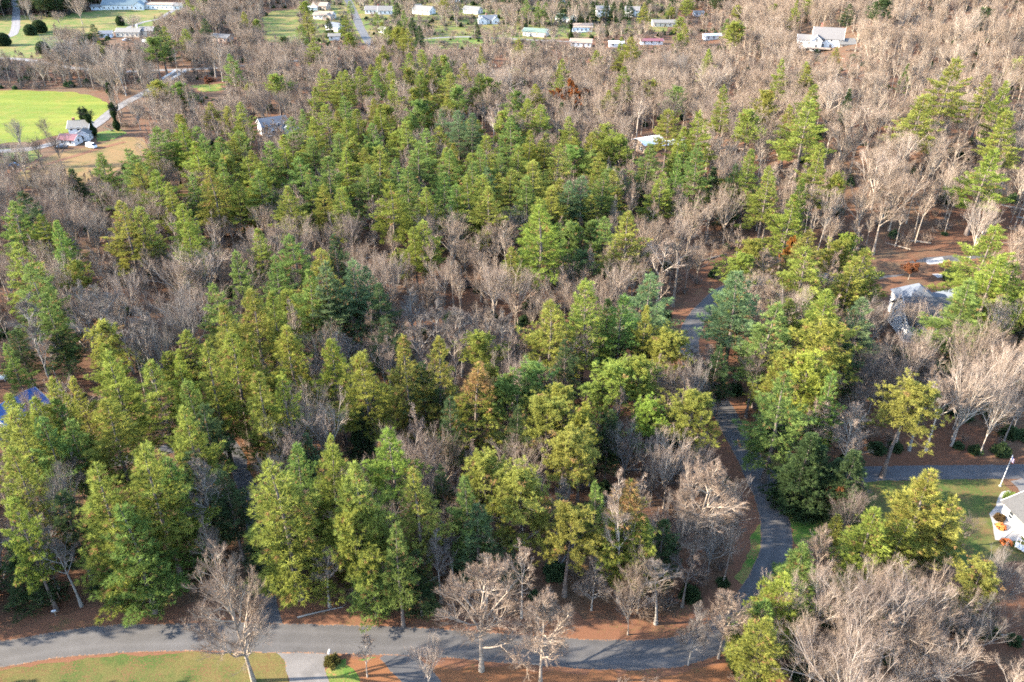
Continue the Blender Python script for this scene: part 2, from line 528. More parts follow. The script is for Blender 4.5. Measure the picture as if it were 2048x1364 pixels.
ribbon("driveway", [(30, -10), (32, 20), (32, 45), (30, 60), (20, 72), (-30, 85)], 5.5, 0.11, M_gravel, "pale drive across the far lawn", seed=54)
ribbon("driveway", [(20, 345), (70, 335), (130, 318), (190, 300), (250, 284)], 2.6, 0.09, M_verge, "dirt track along the dry slope", seed=55, keep=False)
ribbon("road", [(840, 78), (920, 74), (990, 76), (1060, 80), (1150, 84)], 4.0, 0.12, M_gravel, "narrow lane below the valley houses", jitter=0.1, seed=56)
ribbon("driveway", [(360, 12), (335, 28), (318, 38), (285, 45), (250, 58)], 4.0, 0.11, M_gravel, "curving drive to the long hall", seed=57)
ribbon("driveway", [(1560, 120), (1600, 104), (1640, 96), (1680, 92)], 4.0, 0.12, M_gravel, "drive to the hillside house", seed=58)

# ------------------------------------------------------------------ tree geometry (vectorised)
UP = np.array([0, 0, 1.0])
def nrm(a):
    return a / np.maximum(np.linalg.norm(a, axis=-1, keepdims=True), 1e-9)

class Geo:
    """triangle and quad soup with tone / brown attributes and a material index"""
    def __init__(s):
        s.V, s.T, s.Q, s.tm, s.qm, s.tone, s.brown, s.n = [], [], [], [], [], [], [], 0
    def addv(s, V, tone, brown=0.0):
        V = V.reshape(-1, 3)
        s.V.append(V)
        s.tone.append(np.broadcast_to(tone, (len(V),)).astype(float))
        s.brown.append(np.broadcast_to(brown, (len(V),)).astype(float))
        b = s.n
        s.n += len(V)
        return b
    def tris(s, V, tone, brown, mat):          # V (N,3,3)
        N = len(V)
        b = s.addv(V, np.repeat(tone, 3) if np.ndim(tone) else tone, np.repeat(brown, 3) if np.ndim(brown) else brown)
        s.T.append(b + np.arange(N * 3).reshape(N, 3))
        s.tm.append(np.full(N, mat))
    def prisms(s, A, B, ra, rb, sides, tone, mat, rng):
        """independent tapered prisms between points A and B"""
        N = len(A)
        d = nrm(B - A)
        a = nrm(np.cross(d, np.where(np.abs(d[:, 2:3]) > 0.9, [[1.0, 0, 0]], [[0, 0, 1.0]])))
        b_ = np.cross(d, a)
        th = np.arange(sides) * 2 * math.pi / sides + (rng.random() if sides > 2 else 0)
        if sides == 2:
            ph = rng.random(N) * math.pi
            o = a * np.cos(ph)[:, None] + b_ * np.sin(ph)[:, None]
            ring = np.stack([o, -o], 1)
        else:
            ring = a[:, None] * np.cos(th)[None, :, None] + b_[:, None] * np.sin(th)[None, :, None]
        V = np.concatenate([A[:, None] + ring * ra[:, None, None], B[:, None] + ring * rb[:, None, None]], 1)
        b0 = s.addv(V, np.repeat(tone, 2 * sides) if np.ndim(tone) else tone)
        base = b0 + np.arange(N)[:, None, None] * 2 * sides
        if sides == 2:
            q = np.array([[0, 1, 3, 2]])
        else:
            i = np.arange(sides)
            q = np.stack([i, (i + 1) % sides, sides + (i + 1) % sides, sides + i], 1)
        s.Q.append((base + q[None]).reshape(-1, 4))
        s.qm.append(np.full(N * len(q), mat))
    def paths(s, P, r0, r1, sides, tone, mat, rng):
        N, K, _ = P.shape
        for k in range(K - 1):
            f0, f1 = k / (K - 1), (k + 1) / (K - 1)
            s.prisms(P[:, k], P[:, k + 1], r0 + (r1 - r0) * f0, r0 + (r1 - r0) * f1, sides, tone, mat, rng)
    def tufts(s, C, D, L, W, K, spread, tone, brown, mat, rng):
        N = len(C)
        d = nrm(D[:, None] + spread * rng.normal(size=(N, K, 3)))
        sd = nrm(np.cross(d, rng.normal(size=(N, K, 3))))
        l = np.broadcast_to(L, (N,))[:, None, None] * rng.uniform(0.7, 1.25, (N, K, 1))
        w = W * 0.5
        c = C[:, None] + d * 0.04
        V = np.stack([c - sd * w, c + sd * w, c + d * l], 2).reshape(-1, 3, 3)
        tn = np.clip(np.repeat(tone, K) + rng.normal(size=N * K) * 0.10, 0, 1.3)
        s.tris(V, tn, np.repeat(brown, K), mat)
    def mesh(s, name, mats):
        return np_mesh(name, np.concatenate(s.V), [np.concatenate(s.T) if s.T else np.zeros((0, 3), int), np.concatenate(s.Q) if s.Q else np.zeros((0, 4), int)], mats,
                       np.concatenate(s.tm + s.qm), {"tone": np.concatenate(s.tone), "brown": np.concatenate(s.brown)})

def grow(P0, D0, L, Sg, wob, lift, rng):
    N = len(P0)
    P = np.zeros((N, Sg + 1, 3))
    P[:, 0] = P0
    d = nrm(D0.copy())
    for k in range(Sg):
        d = nrm(d + rng.normal(size=(N, 3)) * wob + UP * np.reshape(lift, (-1, 1)) / Sg)
        P[:, k + 1] = P[:, k] + d * (L / Sg)[:, None]
    return P

def along(P, t):
    """points and tangents on paths P (N,K,3) at t (N,M)"""
    K = P.shape[1] - 1
    x = np.clip(t * K, 0, K - 1e-6)
    i = x.astype(int)
    f = (x - i)[..., None]
    n = np.arange(len(P))[:, None]
    a, b = P[n, i], P[n, i + 1]
    return a + (b - a) * f, nrm(b - a)

def trunk_mesh(name, h, r0, rng, lean=0.0, mat=None, top=1.0, pts=7):
    mb = Geo()
    z = np.linspace(-0.3, h * top, pts)
    ph = rng.random() * 6.28
    x = lean * (z / h) ** 2 * math.cos(ph) + 0.012 * h * np.sin(z / h * 5 + ph) * (z / h)
    y = lean * (z / h) ** 2 * math.sin(ph) + 0.012 * h * np.cos(z / h * 4 + ph) * (z / h)
    P = np.stack([x, y, z], 1)
    rad = r0 * (1 - z / h * 0.93) * (1 + 0.5 * np.exp(-np.maximum(z, 0) * 1.6))
    n = 8
    th = np.arange(n) * 2 * math.pi / n
    V = np.zeros((pts, n, 3))
    V[:, :, 0] = P[:, 0:1] + rad[:, None] * np.cos(th)
    V[:, :, 1] = P[:, 1:2] + rad[:, None] * np.sin(th)
    V[:, :, 2] = P[:, 2:3]
    i = np.arange(n)
    Q = np.concatenate([np.stack([k * n + i, k * n + (i + 1) % n, (k + 1) * n + (i + 1) % n, (k + 1) * n + i], 1) for k in range(pts - 1)])
    me = np_mesh(name, V.reshape(-1, 3), Q, [mat or M_pinebark], attrs={"tone": np.zeros(pts * n)}, smooth=True)
    return me, P

def white_pine(seed, h=22.0, R=4.8, cb=0.25, gap=0.90, sparse=0.0, deadtop=0.0, blade=(0.48, 0.062), K=18, droop=0.0, shape=0.84, browns=0.05):
    rng = np.random.default_rng(seed)
    tr, TP = trunk_mesh("trunk", h, 0.0125 * h + 0.03, rng)
    z = [cb * h]
    while z[-1] < h - 0.4:
        z.append(z[-1] + rng.uniform(0.7, 1.3) * gap * (1.15 - 0.4 * (z[-1] / h)))
    z = np.array(z[:-1])
    bz, az = [], []
    for q in z:
        n = rng.integers(4, 7)
        a0 = rng.random() * 6.28
        for i in range(n):
            if rng.random() < sparse:
                continue
            bz.append(q + rng.normal() * 0.08)
            az.append(a0 + i * 6.283 / n + rng.normal() * 0.3)
    bz, az = np.array(bz), np.array(az)
    t = np.clip((bz - cb * h) / (h * (1 - cb)), 0, 1)
    lob = 1 + 0.16 * np.sin(az * 2 + seed + bz * 0.35) + 0.13 * np.sin(az * 3 - bz * 0.8 + seed * 2)
    L = R * ((1 - t) ** shape * (0.80 + 0.20 * np.clip(t / 0.2, 0, 1)) + 0.05) * rng.uniform(0.55, 1.12, len(t)) * lob
    L = np.maximum(L, 0.5)
    el = np.radians(-8 + 58 * t ** 1.6 - droop * 25 * (1 - t)) + rng.normal(size=len(t)) * 0.12
    D = np.stack([np.cos(az) * np.cos(el), np.sin(az) * np.cos(el), np.sin(el)], 1)
    P0 = np.stack([np.interp(bz, TP[:, 2], TP[:, 0]), np.interp(bz, TP[:, 2], TP[:, 1]), bz], 1)
    P = grow(P0, D, L, 4, 0.06, 0.30 - droop * 0.4, rng)
    g = Geo()
    r0 = 0.012 + 0.012 * L
    g.paths(P, r0, r0 * 0.3, 3, 0.0, 1, rng)
    # foliage sprays along the outer part of each branch
    step = 0.31
    plate = rng.normal(size=len(L)) * 0.24
    C, DD, TN, BR = [], [], [], []
    for lev in range(int(R * 1.35 / step) + 1):
        s_ = 1 - lev * step / L
        ok = s_ > 0.22 + 0.15 * rng.random(len(L))
        if not ok.any():
            continue
        Pp, T = along(P[ok], np.clip(s_[ok], 0, 0.999)[:, None])
        Pp, T = Pp[:, 0], T[:, 0]
        side = nrm(np.cross(T, UP))
        tw = 0.42 * (lev * step) ** 0.8
        tw = np.minimum(tw, 0.42 * L[ok])
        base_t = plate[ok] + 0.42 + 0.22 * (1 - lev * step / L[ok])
        die = (rng.random(len(Pp)) < browns * (0.4 + 1.6 * t[ok])) | (rng.random(len(Pp)) < deadtop * np.clip((t[ok] - 0.45) * 4, 0, 1))
        for sg in ((0,) if lev == 0 else (-1, 1) if lev % 2 else (-1, 0, 1)):
            for frac in ((1.0,) if tw.max() < 0.5 else (0.5, 1.0)):
                q = Pp + side * (sg * tw * frac)[:, None] + T * (abs(sg) * tw * 0.45 * frac)[:, None] + rng.normal(size=Pp.shape) * np.array([0.09, 0.09, 0.05])
                C.append(q)
                DD.append(T * 0.90 + side * sg * 0.60 + UP * 0.16)
                TN.append(base_t + rng.normal(size=len(Pp)) * 0.07)
                BR.append(die.astype(float) * rng.uniform(0.5, 1, len(Pp)))
                if sg == 0:
                    break
    # leader
    C.append(np.array([[TP[-1, 0], TP[-1, 1], h - 0.25 * i] for i in range(4)]))
    DD.append(np.tile(UP, (4, 1)))
    TN.append(np.full(4, 0.7))
    BR.append(np.zeros(4))
    C, DD, TN, BR = map(np.concatenate, (C, DD, TN, BR))
    g.tufts(C, DD, blade[0], blade[1], K, 0.42, np.clip(TN, 0, 1.2), BR, 0, rng)
    return tr, g.mesh("crown", [M_needle, M_pinebark])

def round_pine(seed, h=19.0, R=3.9, cb=0.42, n=58, browns=0.03):
    rng = np.random.default_rng(seed)
    tr, TP = trunk_mesh("trunk", h * 0.96, 0.0125 * h + 0.03, rng, lean=0.6)
    t = np.sort(rng.random(n) ** 0.85)
    bz = h * (cb + (0.93 - cb) * t)
    az = np.arange(n) * 2.4 + rng.normal(size=n) * 0.4
    prof = np.sqrt(np.clip(1 - ((t - 0.3) / 0.75) ** 2, 0.03, 1))
    lob = 1 + 0.22 * np.sin(az * 2 + seed) + 0.12 * np.sin(az * 3 + bz)
    L = np.maximum(R * prof * rng.uniform(0.6, 1.1, n) * lob, 0.7)
    el = np.radians(0 + 55 * t ** 1.5) + rng.normal(size=n) * 0.2
    D = np.stack([np.cos(az) * np.cos(el), np.sin(az) * np.cos(el), np.sin(el)], 1)
    P0 = np.stack([np.interp(bz, TP[:, 2], TP[:, 0]), np.interp(bz, TP[:, 2], TP[:, 1]), bz], 1)
    P = grow(P0, D, L, 4, 0.13, 0.5, rng)
    g = Geo()
    r0 = 0.02 + 0.016 * L
    g.paths(P, r0, r0 * 0.35, 3, 0.0, 1, rng)
    m = 7
    tt = rng.uniform(0.35, 1.0, (n, m))
    Pp, T = along(P, tt)
    d2 = nrm(T.reshape(-1, 3) * 0.7 + rng.normal(size=(n * m, 3)) * 0.65 + UP * 0.25)
    L2 = np.repeat(L, m) * rng.uniform(0.16, 0.36, n * m) + 0.25
    P2 = grow(Pp.reshape(-1, 3), d2, L2, 2, 0.15, 0.3, rng)
    g.paths(P2, np.full(n * m, 0.022), np.full(n * m, 0.012), 2, 0.0, 1, rng)
    m2 = 5
    t3 = rng.uniform(0.3, 1.05, (n * m, m2))
    t3[:, 0] = 1
    C, T2 = along(P2, np.clip(t3, 0, 0.999))
    C = C.reshape(-1, 3) + rng.normal(size=(n * m * m2, 3)) * 0.16
    T2 = T2.reshape(-1, 3)
    rz = np.repeat(np.repeat(t, m), m2)
    tn = 0.5 + 0.2 * rz + np.repeat(rng.normal(size=n * m), m2) * 0.16
    br = (np.repeat(rng.random(n * m), m2) < browns) * 0.8
    g.tufts(C, T2 * 0.7 + UP * 0.55, 0.34, 0.062, 18, 0.75, np.clip(tn, 0, 1.2), br, 0, rng)
    return tr, g.mesh("crown", [M_needle, M_pinebark])

def bare_tree(seed, h=22.0, fork=0.35, R=5.0, ang=(28, 48), n1=11, upl=0.5, r0=0.3, n2=7, n3=6, n4=6, n5=5, tw=0.9, leaves=None, ivy=False, leader=True):
    rng = np.random.default_rng(seed)
    tr, TP = trunk_mesh("trunk", h * (0.92 if leader else fork + 0.14), r0, rng, lean=0.8, mat=M_bark)
    g = Geo()
    t = np.sort(rng.random(n1)) if leader else np.sort(rng.random(n1)) * 0.25
    zmax = 0.80 if leader else fork + 0.13
    bz = h * fork + (h * (zmax + 0.08) - h * fork) * (t if leader else np.sort(rng.random(n1)))
    az = np.arange(n1) * 2.4 + rng.normal(size=n1) * 0.35
    a = np.radians(rng.uniform(ang[0], ang[1], n1) * (1.12 - 0.5 * t))
    D = np.stack([np.cos(az) * np.sin(a), np.sin(az) * np.sin(a), np.cos(a)], 1)
    if leader:
        L = np.minimum(R * 1.5 * (1.15 - 0.75 * t) * rng.uniform(0.75, 1.1, n1), (h - bz) * 1.05 / np.maximum(np.cos(a * 0.7), 0.3))
    else:
        L = (h - bz) * rng.uniform(0.78, 1.0, n1) / np.maximum(np.cos(a * 0.75), 0.4)
    P0 = np.stack([np.interp(bz, TP[:, 2], TP[:, 0]), np.interp(bz, TP[:, 2], TP[:, 1]), bz], 1)
    P1 = grow(P0, D, L, 6, 0.11, upl, rng)
    ra = np.minimum(r0 * 0.55, 0.022 + 0.017 * L)
    g.paths(P1, ra, ra * 0.22, 5, 0.0, 0, rng)
    if leader:   # leader continues as twiggy top
        P1 = np.concatenate([P1, grow(TP[-1][None], UP[None] + 0.05, np.array([h * 0.12]), 6, 0.08, 0.2, rng)])
        L = np.append(L, h * 0.12)
        ra = np.append(ra, r0 * 0.15)
        g.paths(P1[-1:], ra[-1:], ra[-1:] * 0.3, 4, 0.0, 0, rng)
    def children(P, L, r, m, lo, a_, lf, sg, wob, ratio, up):
        N = len(P)
        tt = lo + (1 - lo) * (np.arange(m)[None] + rng.random((N, m))) / m
        tt = np.clip(tt, 0, 0.995)
        Q, T = along(P, tt)
        T = T.reshape(-1, 3)
        rv = nrm(np.cross(T, rng.normal(size=T.shape)))
        an = np.radians(rng.uniform(a_[0], a_[1], len(T)))
        d = T * np.cos(an)[:, None] + rv * np.sin(an)[:, None]
        l = np.repeat(L, m) * ratio * (1.25 - 0.8 * tt.reshape(-1)) * rng.uniform(0.65, 1.2, len(T))
        rr = np.repeat(r, m) * (1 - 0.75 * tt.reshape(-1)) * 0.62
        return grow(Q.reshape(-1, 3), d, l, sg, wob, np.full(len(T), up), rng), l, rr
    P2, L2, R2 = children(P1, L, ra, n2, 0.22, (18, 44), 0, 4, 0.10, 0.52, upl * 0.6)
    g.paths(P2, np.maximum(R2, 0.034), np.maximum(R2 * 0.4, 0.018), 4, 0.12, 0, rng)
    P3, L3, R3 = children(P2, L2, R2, n3, 0.15, (18, 42), 0, 3, 0.10, 0.55, upl * 0.5)
    g.paths(P3, np.maximum(R3, 0.020) * tw, np.maximum(R3 * 0.4, 0.011) * tw, 3, 0.35, 0, rng)
    P4, L4, R4 = children(P3, L3, R3, n4, 0.12, (15, 40), 0, 2, 0.10, 0.68, upl * 0.45)
    L4c = np.maximum(L4, 0.35)
    g.paths(P4, np.full(len(P4), 0.012 * tw), np.full(len(P4), 0.008 * tw), 2, 0.7, 0, rng)
    # finest twigs, one sliver each
    N = len(P4)
    tt = rng.uniform(0.25, 1.0, (N, n5))
    Q, T = along(P4, np.clip(tt, 0, 0.99))
    Q, T = Q.reshape(-1, 3), T.reshape(-1, 3)
    d = nrm(T + rng.normal(size=T.shape) * 0.30 + UP * 0.22)
    l = np.repeat(L4c, n5) * rng.uniform(0.5, 1.1, len(Q))
    sd = nrm(np.cross(d, rng.normal(size=d.shape))) * 0.0095 * tw
    V = np.stack([Q - sd, Q + sd, Q + d * l[:, None]], 1)
    g.tris(V, np.full(len(V), 1.0), 0.0, 0)
    mats = [M_bark, M_leaf]
    if leaves:
        pick = rng.random(len(Q)) < leaves
        C = Q[pick] + d[pick] * (l[pick] * 0.5)[:, None]
        g.tufts(C, nrm(rng.normal(size=C.shape)), 0.34, 0.26, 3, 0.9, np.clip(rng.normal(size=len(C)) * 0.25 + 0.5, 0, 1), np.full(len(C), 0.0), 1, rng)
    if ivy:
        nn = 5200
        k = rng.random(nn)
        zz = h * (0.03 + 0.72 * k)
        rad = (0.9 + 0.5 * np.sin(zz * 0.9 + seed)) * (1.15 - 0.5 * k) * np.sqrt(rng.random(nn))
        th = rng.random(nn) * 6.28
        C = np.stack([np.interp(zz, TP[:, 2], TP[:, 0]) + rad * np.cos(th), np.interp(zz, TP[:, 2], TP[:, 1]) + rad * np.sin(th), zz], 1)
        b = rng.integers(0, len(P1), 1500)
        Cb, _ = along(P1[b], rng.random((1500, 1)) * 0.4)
        C = np.concatenate([C, Cb[:, 0] + rng.normal(size=(1500, 3)) * 0.3])
        g.tufts(C, nrm(rng.normal(size=C.shape)), 0.3, 0.22, 3, 0.9, np.clip(rng.normal(size=len(C)) * 0.2 + 0.4, 0, 1), np.zeros(len(C)), 1, rng)
    return tr, g.mesh("crown", mats)

def dense_ornamental(seed, h=7.0, R=2.2, n=5200):
    rng = np.random.default_rng(seed)
    tr, TP = trunk_mesh("trunk", h * 0.9, 0.12, rng)
    k = rng.random(n) ** 0.8
    th = rng.random(n) * 6.28
    rad = R * np.sqrt(np.clip(1 - ((k - 0.35) / 0.65) ** 2, 0, 1)) * (0.82 + 0.18 * rng.random(n)) * (1 + 0.08 * np.sin(th * 4 + k * 12))
    C = np.stack([rad * np.cos(th), rad * np.sin(th), h * (0.04 + 0.94 * k)], 1)
    D = nrm(C - np.array([0, 0, h * 0.3]))
    g = Geo()
    g.tufts(C, D * 0.7 + UP * 0.3, 0.4, 0.2, 4, 0.6, np.clip(rng.normal(size=n) * 0.15 + 0.4, 0, 1), np.zeros(n), 0, rng)
    return tr, g.mesh("crown", [M_needle, M_pinebark])

def shrub_mesh(seed, R=1.2, h=1.6, n=900, bl=0.28, bw=0.14):
    rng = np.random.default_rng(seed)
    d = nrm(rng.normal(size=(n, 3)))
    d[:, 2] = np.abs(d[:, 2])
    rr = (0.55 + 0.45 * rng.random(n)) * (1 + 0.25 * np.sin(d[:, 0] * 5 + seed) * np.cos(d[:, 1] * 4))
    C = d * rr[:, None] * np.array([R, R, h])
    g = Geo()
    A = np.zeros((14, 3))
    B = nrm(rng.normal(size=(14, 3)) + UP * 1.2) * np.array([R, R, h]) * 0.8
    g.prisms(A, B, np.full(14, 0.03), np.full(14, 0.012), 3, 0.0, 1, rng)
    g.tufts(C, d + UP * 0.3, bl, bw, 4, 0.6, np.clip(rng.normal(size=n) * 0.18 + 0.45, 0, 1), np.zeros(n), 0, rng)
    return g.mesh("shrub", [M_leaf, M_pinebark])

def twig_bush_mesh(seed, R=1.6, h=2.6, n=26):
    rng = np.random.default_rng(seed)
    g = Geo()
    a = rng.random(n) * 6.28
    e = rng.uniform(0.15, 0.75, n)
    D = np.stack([np.cos(a) * np.sin(e), np.sin(a) * np.sin(e), np.cos(e)], 1)
    P0 = np.stack([np.cos(a) * 0.25, np.sin(a) * 0.25, np.zeros(n)], 1)
    P = grow(P0, D, rng.uniform(0.6, 1.0, n) * h, 4, 0.16, 0.1, rng)
    g.paths(P, np.full(n, 0.022), np.full(n, 0.012), 3, 0.4, 0, rng)
    m = 8
    Q, T = along(P, rng.uniform(0.25, 1, (n, m)))
    Q, T = Q.reshape(-1, 3), T.reshape(-1, 3)
    d = nrm(T + rng.normal(size=T.shape) * 0.6)
    P2 = grow(Q, d, rng.uniform(0.3, 0.9, len(Q)), 2, 0.2, 0.1, rng)
    g.paths(P2, np.full(len(Q), 0.014), np.full(len(Q), 0.010), 2, 0.8, 0, rng)
    t2 = rng.uniform(0.2, 1, (len(Q), 4))
    Q3, T3 = along(P2, np.clip(t2, 0, .99))
    Q3, T3 = Q3.reshape(-1, 3), T3.reshape(-1, 3)
    d3 = nrm(T3 + rng.normal(size=T3.shape) * 0.7)
    sd = nrm(np.cross(d3, rng.normal(size=d3.shape))) * 0.013
    g.tris(np.stack([Q3 - sd, Q3 + sd, Q3 + d3 * rng.uniform(0.2, 0.5, (len(Q3), 1))], 1), np.full(len(Q3), 1.0), 0.0, 0)
    return g.mesh("bush", [M_bark])

# variants: kind -> list of (trunk, crown, design height, design crown width)
VAR = {}
VAR['W'] = [white_pine(s, 22, 4.8, cb, sparse=sp) + (22.0, 8.6) for s, cb, sp in ((1, .30, 0), (2, .34, .06), (3, .26, 0), (4, .38, .1), (5, .30, .04))]
VAR['L'] = [white_pine(s, 22, 5.0, cb, K=18, gap=0.85) + (22.0, 9.0) for s, cb in ((11, .06), (12, .09), (13, .05))]     # open grown, green to the ground
VAR['T'] = [white_pine(s, 24, 4.0, .34, sparse=.24, browns=.10, gap=.75) + (24.0, 8.0) for s in (21, 22)]       # thin, see-through
VAR['X'] = [white_pine(31, 23, 4.6, .30, sparse=.10, browns=.12, deadtop=0.95) + (23.0, 9.0)]                  # browned top
VAR['Y'] = [round_pine(s, 19, 3.9, cb) + (19.0, 7.8) for s, cb in ((41, .42), (42, .5), (43, .36), (44, .46))]
VAR['H'] = [white_pine(s, 16, 3.6, .05, gap=.42, droop=.55, blade=(.34, .08), shape=.85, browns=0.0) + (16.0, 7.0) for s in (51, 52)]
VAR['O'] = [dense_ornamental(61) + (7.0, 4.4)]
VAR['b'] = [bare_tree(s, 22, .45, 3.7, (20, 40), 11, .6, .25, n4=6, n5=5, tw=.75) + (22.0, 9.0) for s in (71, 72, 73, 74, 75)]      # forest grown
VAR['s'] = [bare_tree(s, 21, .24, 6.0, (12, 40), 12, .55, .32, leader=False, n4=6, n5=4, tw=.72) + (21.0, 13.0) for s in (81, 82, 83)]  # spreading
VAR['o'] = [bare_tree(s, 24, .20, 5.2, (28, 48), 22, .6, .24, n2=9, n3=6, tw=0.9) + (24.0, 11.0) for s in (91, 92)]  # oval, fine
VAR['y'] = [bare_tree(s, 11, .15, 2.6, (25, 45), 10, .5, .10, n3=5, n4=4, n5=3) + (11.0, 5.0) for s in (95, 96)]      # young
VAR['r'] = [bare_tree(98, 17, .25, 4.5, (30, 55), 13, .4, .22, leaves=0.55) + (17.0, 9.0)]                         # leaves kept
VAR['i'] = [bare_tree(99, 15, .45, 3.2, (30, 55), 8, .4, .22, ivy=True, n3=5, n4=4) + (15.0, 6.0)]                 # ivy clad
def measured(vs):
    out = []
    for tm, cm, dh, dw in vs:
        a = np.zeros(len(cm.vertices) * 3, np.float32)
        cm.vertices.foreach_get("co", a)
        a = a.reshape(-1, 3)
        r = np.hypot(a[:, 0], a[:, 1])
        out.append((tm, cm, float(np.percentile(a[:, 2], 99.9)), 2 * float(np.percentile(r, 95))))
    return out
VAR = {k: measured(v) for k, v in VAR.items()}
SHRUB = [shrub_mesh(s) for s in (101, 102)]
def log_mesh():
    r = np.random.default_rng(3)
    g = Geo()
    P = grow(np.array([[-3.5, 0, 0.16]]), np.array([[1.0, 0, 0]]), np.array([7.0]), 5, 0.03, 0.0, r)
    g.paths(P, np.array([0.17]), np.array([0.09]), 7, 0.0, 0, r)
    Q, T = along(np.repeat(P, 9, 0), r.uniform(0.3, 1, (9, 1)))
    B = grow(Q[:, 0], T[:, 0] + r.normal(size=(9, 3)) * 0.9 + UP * 0.2, r.uniform(0.5, 1.8, 9), 2, 0.2, 0.0, r)
    g.paths(B, np.full(9, 0.04), np.full(9, 0.015), 3, 0.2, 0, r)
    return g.mesh("log", [M_bark])
LOG = log_mesh()
BUSH = [twig_bush_mesh(s) for s in (105, 106)]

# needle colours: 0 blue-green, 1 mid green, 2 yellow-green, 3 golden, 4 dark green
HUE = {0: (0.094, 0.150, 0.074), 1: (0.118, 0.176, 0.048), 2: (0.172, 0.204, 0.042), 3: (0.190, 0.196, 0.042), 4: (0.036, 0.068, 0.033)}
HUEN = {0: "blue-green", 1: "mid-green", 2: "yellow-green", 3: "golden-green", 4: "dark green"}
# bark tints: p pale, g grey, t tan pinkish, d dark
BT = {'p': (1.35, 1.28, 1.2), 'g': (0.82, 0.84, 0.86), 't': (1.0, 0.90, 0.79), 'd': (0.6, 0.56, 0.54), 'r': (0.9, 0.62, 0.5)}
BTN = {'p': "pale", 'g': "grey", 't': "pinkish tan", 'd': "dark", 'r': "reddish brown"}
# ------------------------------------------------------------------ houses and small things
M_white = plain("white_paint", (0.52, 0.51, 0.49), 0.6, var=0.06)
M_cream = plain("cream_siding", (0.45, 0.39, 0.30), 0.7, var=0.08)
M_tanbrick = plain("tan_brick", (0.36, 0.25, 0.18), 0.8, var=0.2)
M_greywall = plain("grey_siding", (0.50, 0.49, 0.47), 0.7, var=0.12)
M_bluewall = plain("pale_blue_siding", (0.42, 0.47, 0.52), 0.7, var=0.08)
M_rgrey = plain("grey_shingles", (0.105, 0.10, 0.098), 0.9, var=0.2, scale=3)
M_rlight = plain("light_grey_shingles", (0.11, 0.107, 0.10), 0.9, var=0.18, scale=3)
M_rworn = plain("worn_grey_shingles", (0.060, 0.059, 0.057), 0.9, var=0.25, scale=3)
M_rdark = plain("dark_shingles", (0.05, 0.053, 0.058), 0.85, var=0.25, scale=3)
M_rslate = plain("slate_blue_shingles", (0.07, 0.082, 0.10), 0.85, var=0.2, scale=3)
M_rteal = plain("teal_metal_roof", (0.06, 0.088, 0.095), 0.5, var=0.1)
M_rgreen = plain("green_metal_roof", (0.10, 0.135, 0.10), 0.5, var=0.1)
M_rtan = plain("tan_shingles", (0.19, 0.14, 0.105), 0.9, var=0.15, scale=3)
M_rred = plain("red_metal_roof", (0.12, 0.038, 0.040), 0.5, var=0.2)
M_rwhite = plain("white_metal_roof", (0.55, 0.56, 0.59), 0.4, var=0.05)
M_rblue = plain("blue_metal_roof", (0.010, 0.06, 0.20), 0.4, var=0.15)
M_brick = plain("red_brick", (0.22, 0.075, 0.05), 0.85, var=0.25, scale=2)
M_glass = plain("window_glass", (0.02, 0.025, 0.03), 0.12, var=0.2)
M_door = plain("door_paint", (0.12, 0.08, 0.06), 0.5)
M_wood = plain("weathered_wood", (0.20, 0.15, 0.11), 0.85, var=0.2)
M_metal = plain("galvanised_metal", (0.45, 0.47, 0.5), 0.45, 0.6)
M_black = plain("black_paint", (0.015, 0.015, 0.016), 0.5)
M_tyre = plain("tyre_rubber", (0.02, 0.02, 0.02), 0.9)
M_carwhite = plain("car_white_paint", (0.75, 0.76, 0.77), 0.25, var=0.02)
M_cardark = plain("car_dark_paint", (0.03, 0.035, 0.045), 0.25, var=0.05)
M_carblue = plain("car_blue_paint", (0.02, 0.07, 0.16), 0.25, var=0.05)
M_mum = plain("orange_blossoms", (0.55, 0.13, 0.02), 0.8, var=0.3, scale=5)

HOUSES = []
def win_meshes():
    f = MB()
    w, h, t = 1.1, 1.5, 0.1
    f.box((0, -0.05, h / 2 - t / 2), (w, 0.1, t)); f.box((0, -0.05, -h / 2 + t / 2), (w, 0.1, t))
    f.box((-w / 2 + t / 2, -0.05, 0), (t, 0.098, h - 2 * t)); f.box((w / 2 - t / 2, -0.05, 0), (t, 0.098, h - 2 * t))
    f.box((0, -0.045, 0), (w - 2 * t, 0.07, 0.06))
    p = MB()
    p.box((0, -0.018, 0), (w - 0.16, 0.03, h - 0.16))
    return f.mesh("window", M_white), p.mesh("pane", M_glass)
WINM = win_meshes()

def window(root, x, y, z, rz, s=1.0):
    o = add("window", WINM[0], root)
    o.location = (x, y, z)
    o.rotation_euler = (0, 0, rz)
    o.scale = (s, 1, s)
    add("pane", WINM[1], o)
    return o

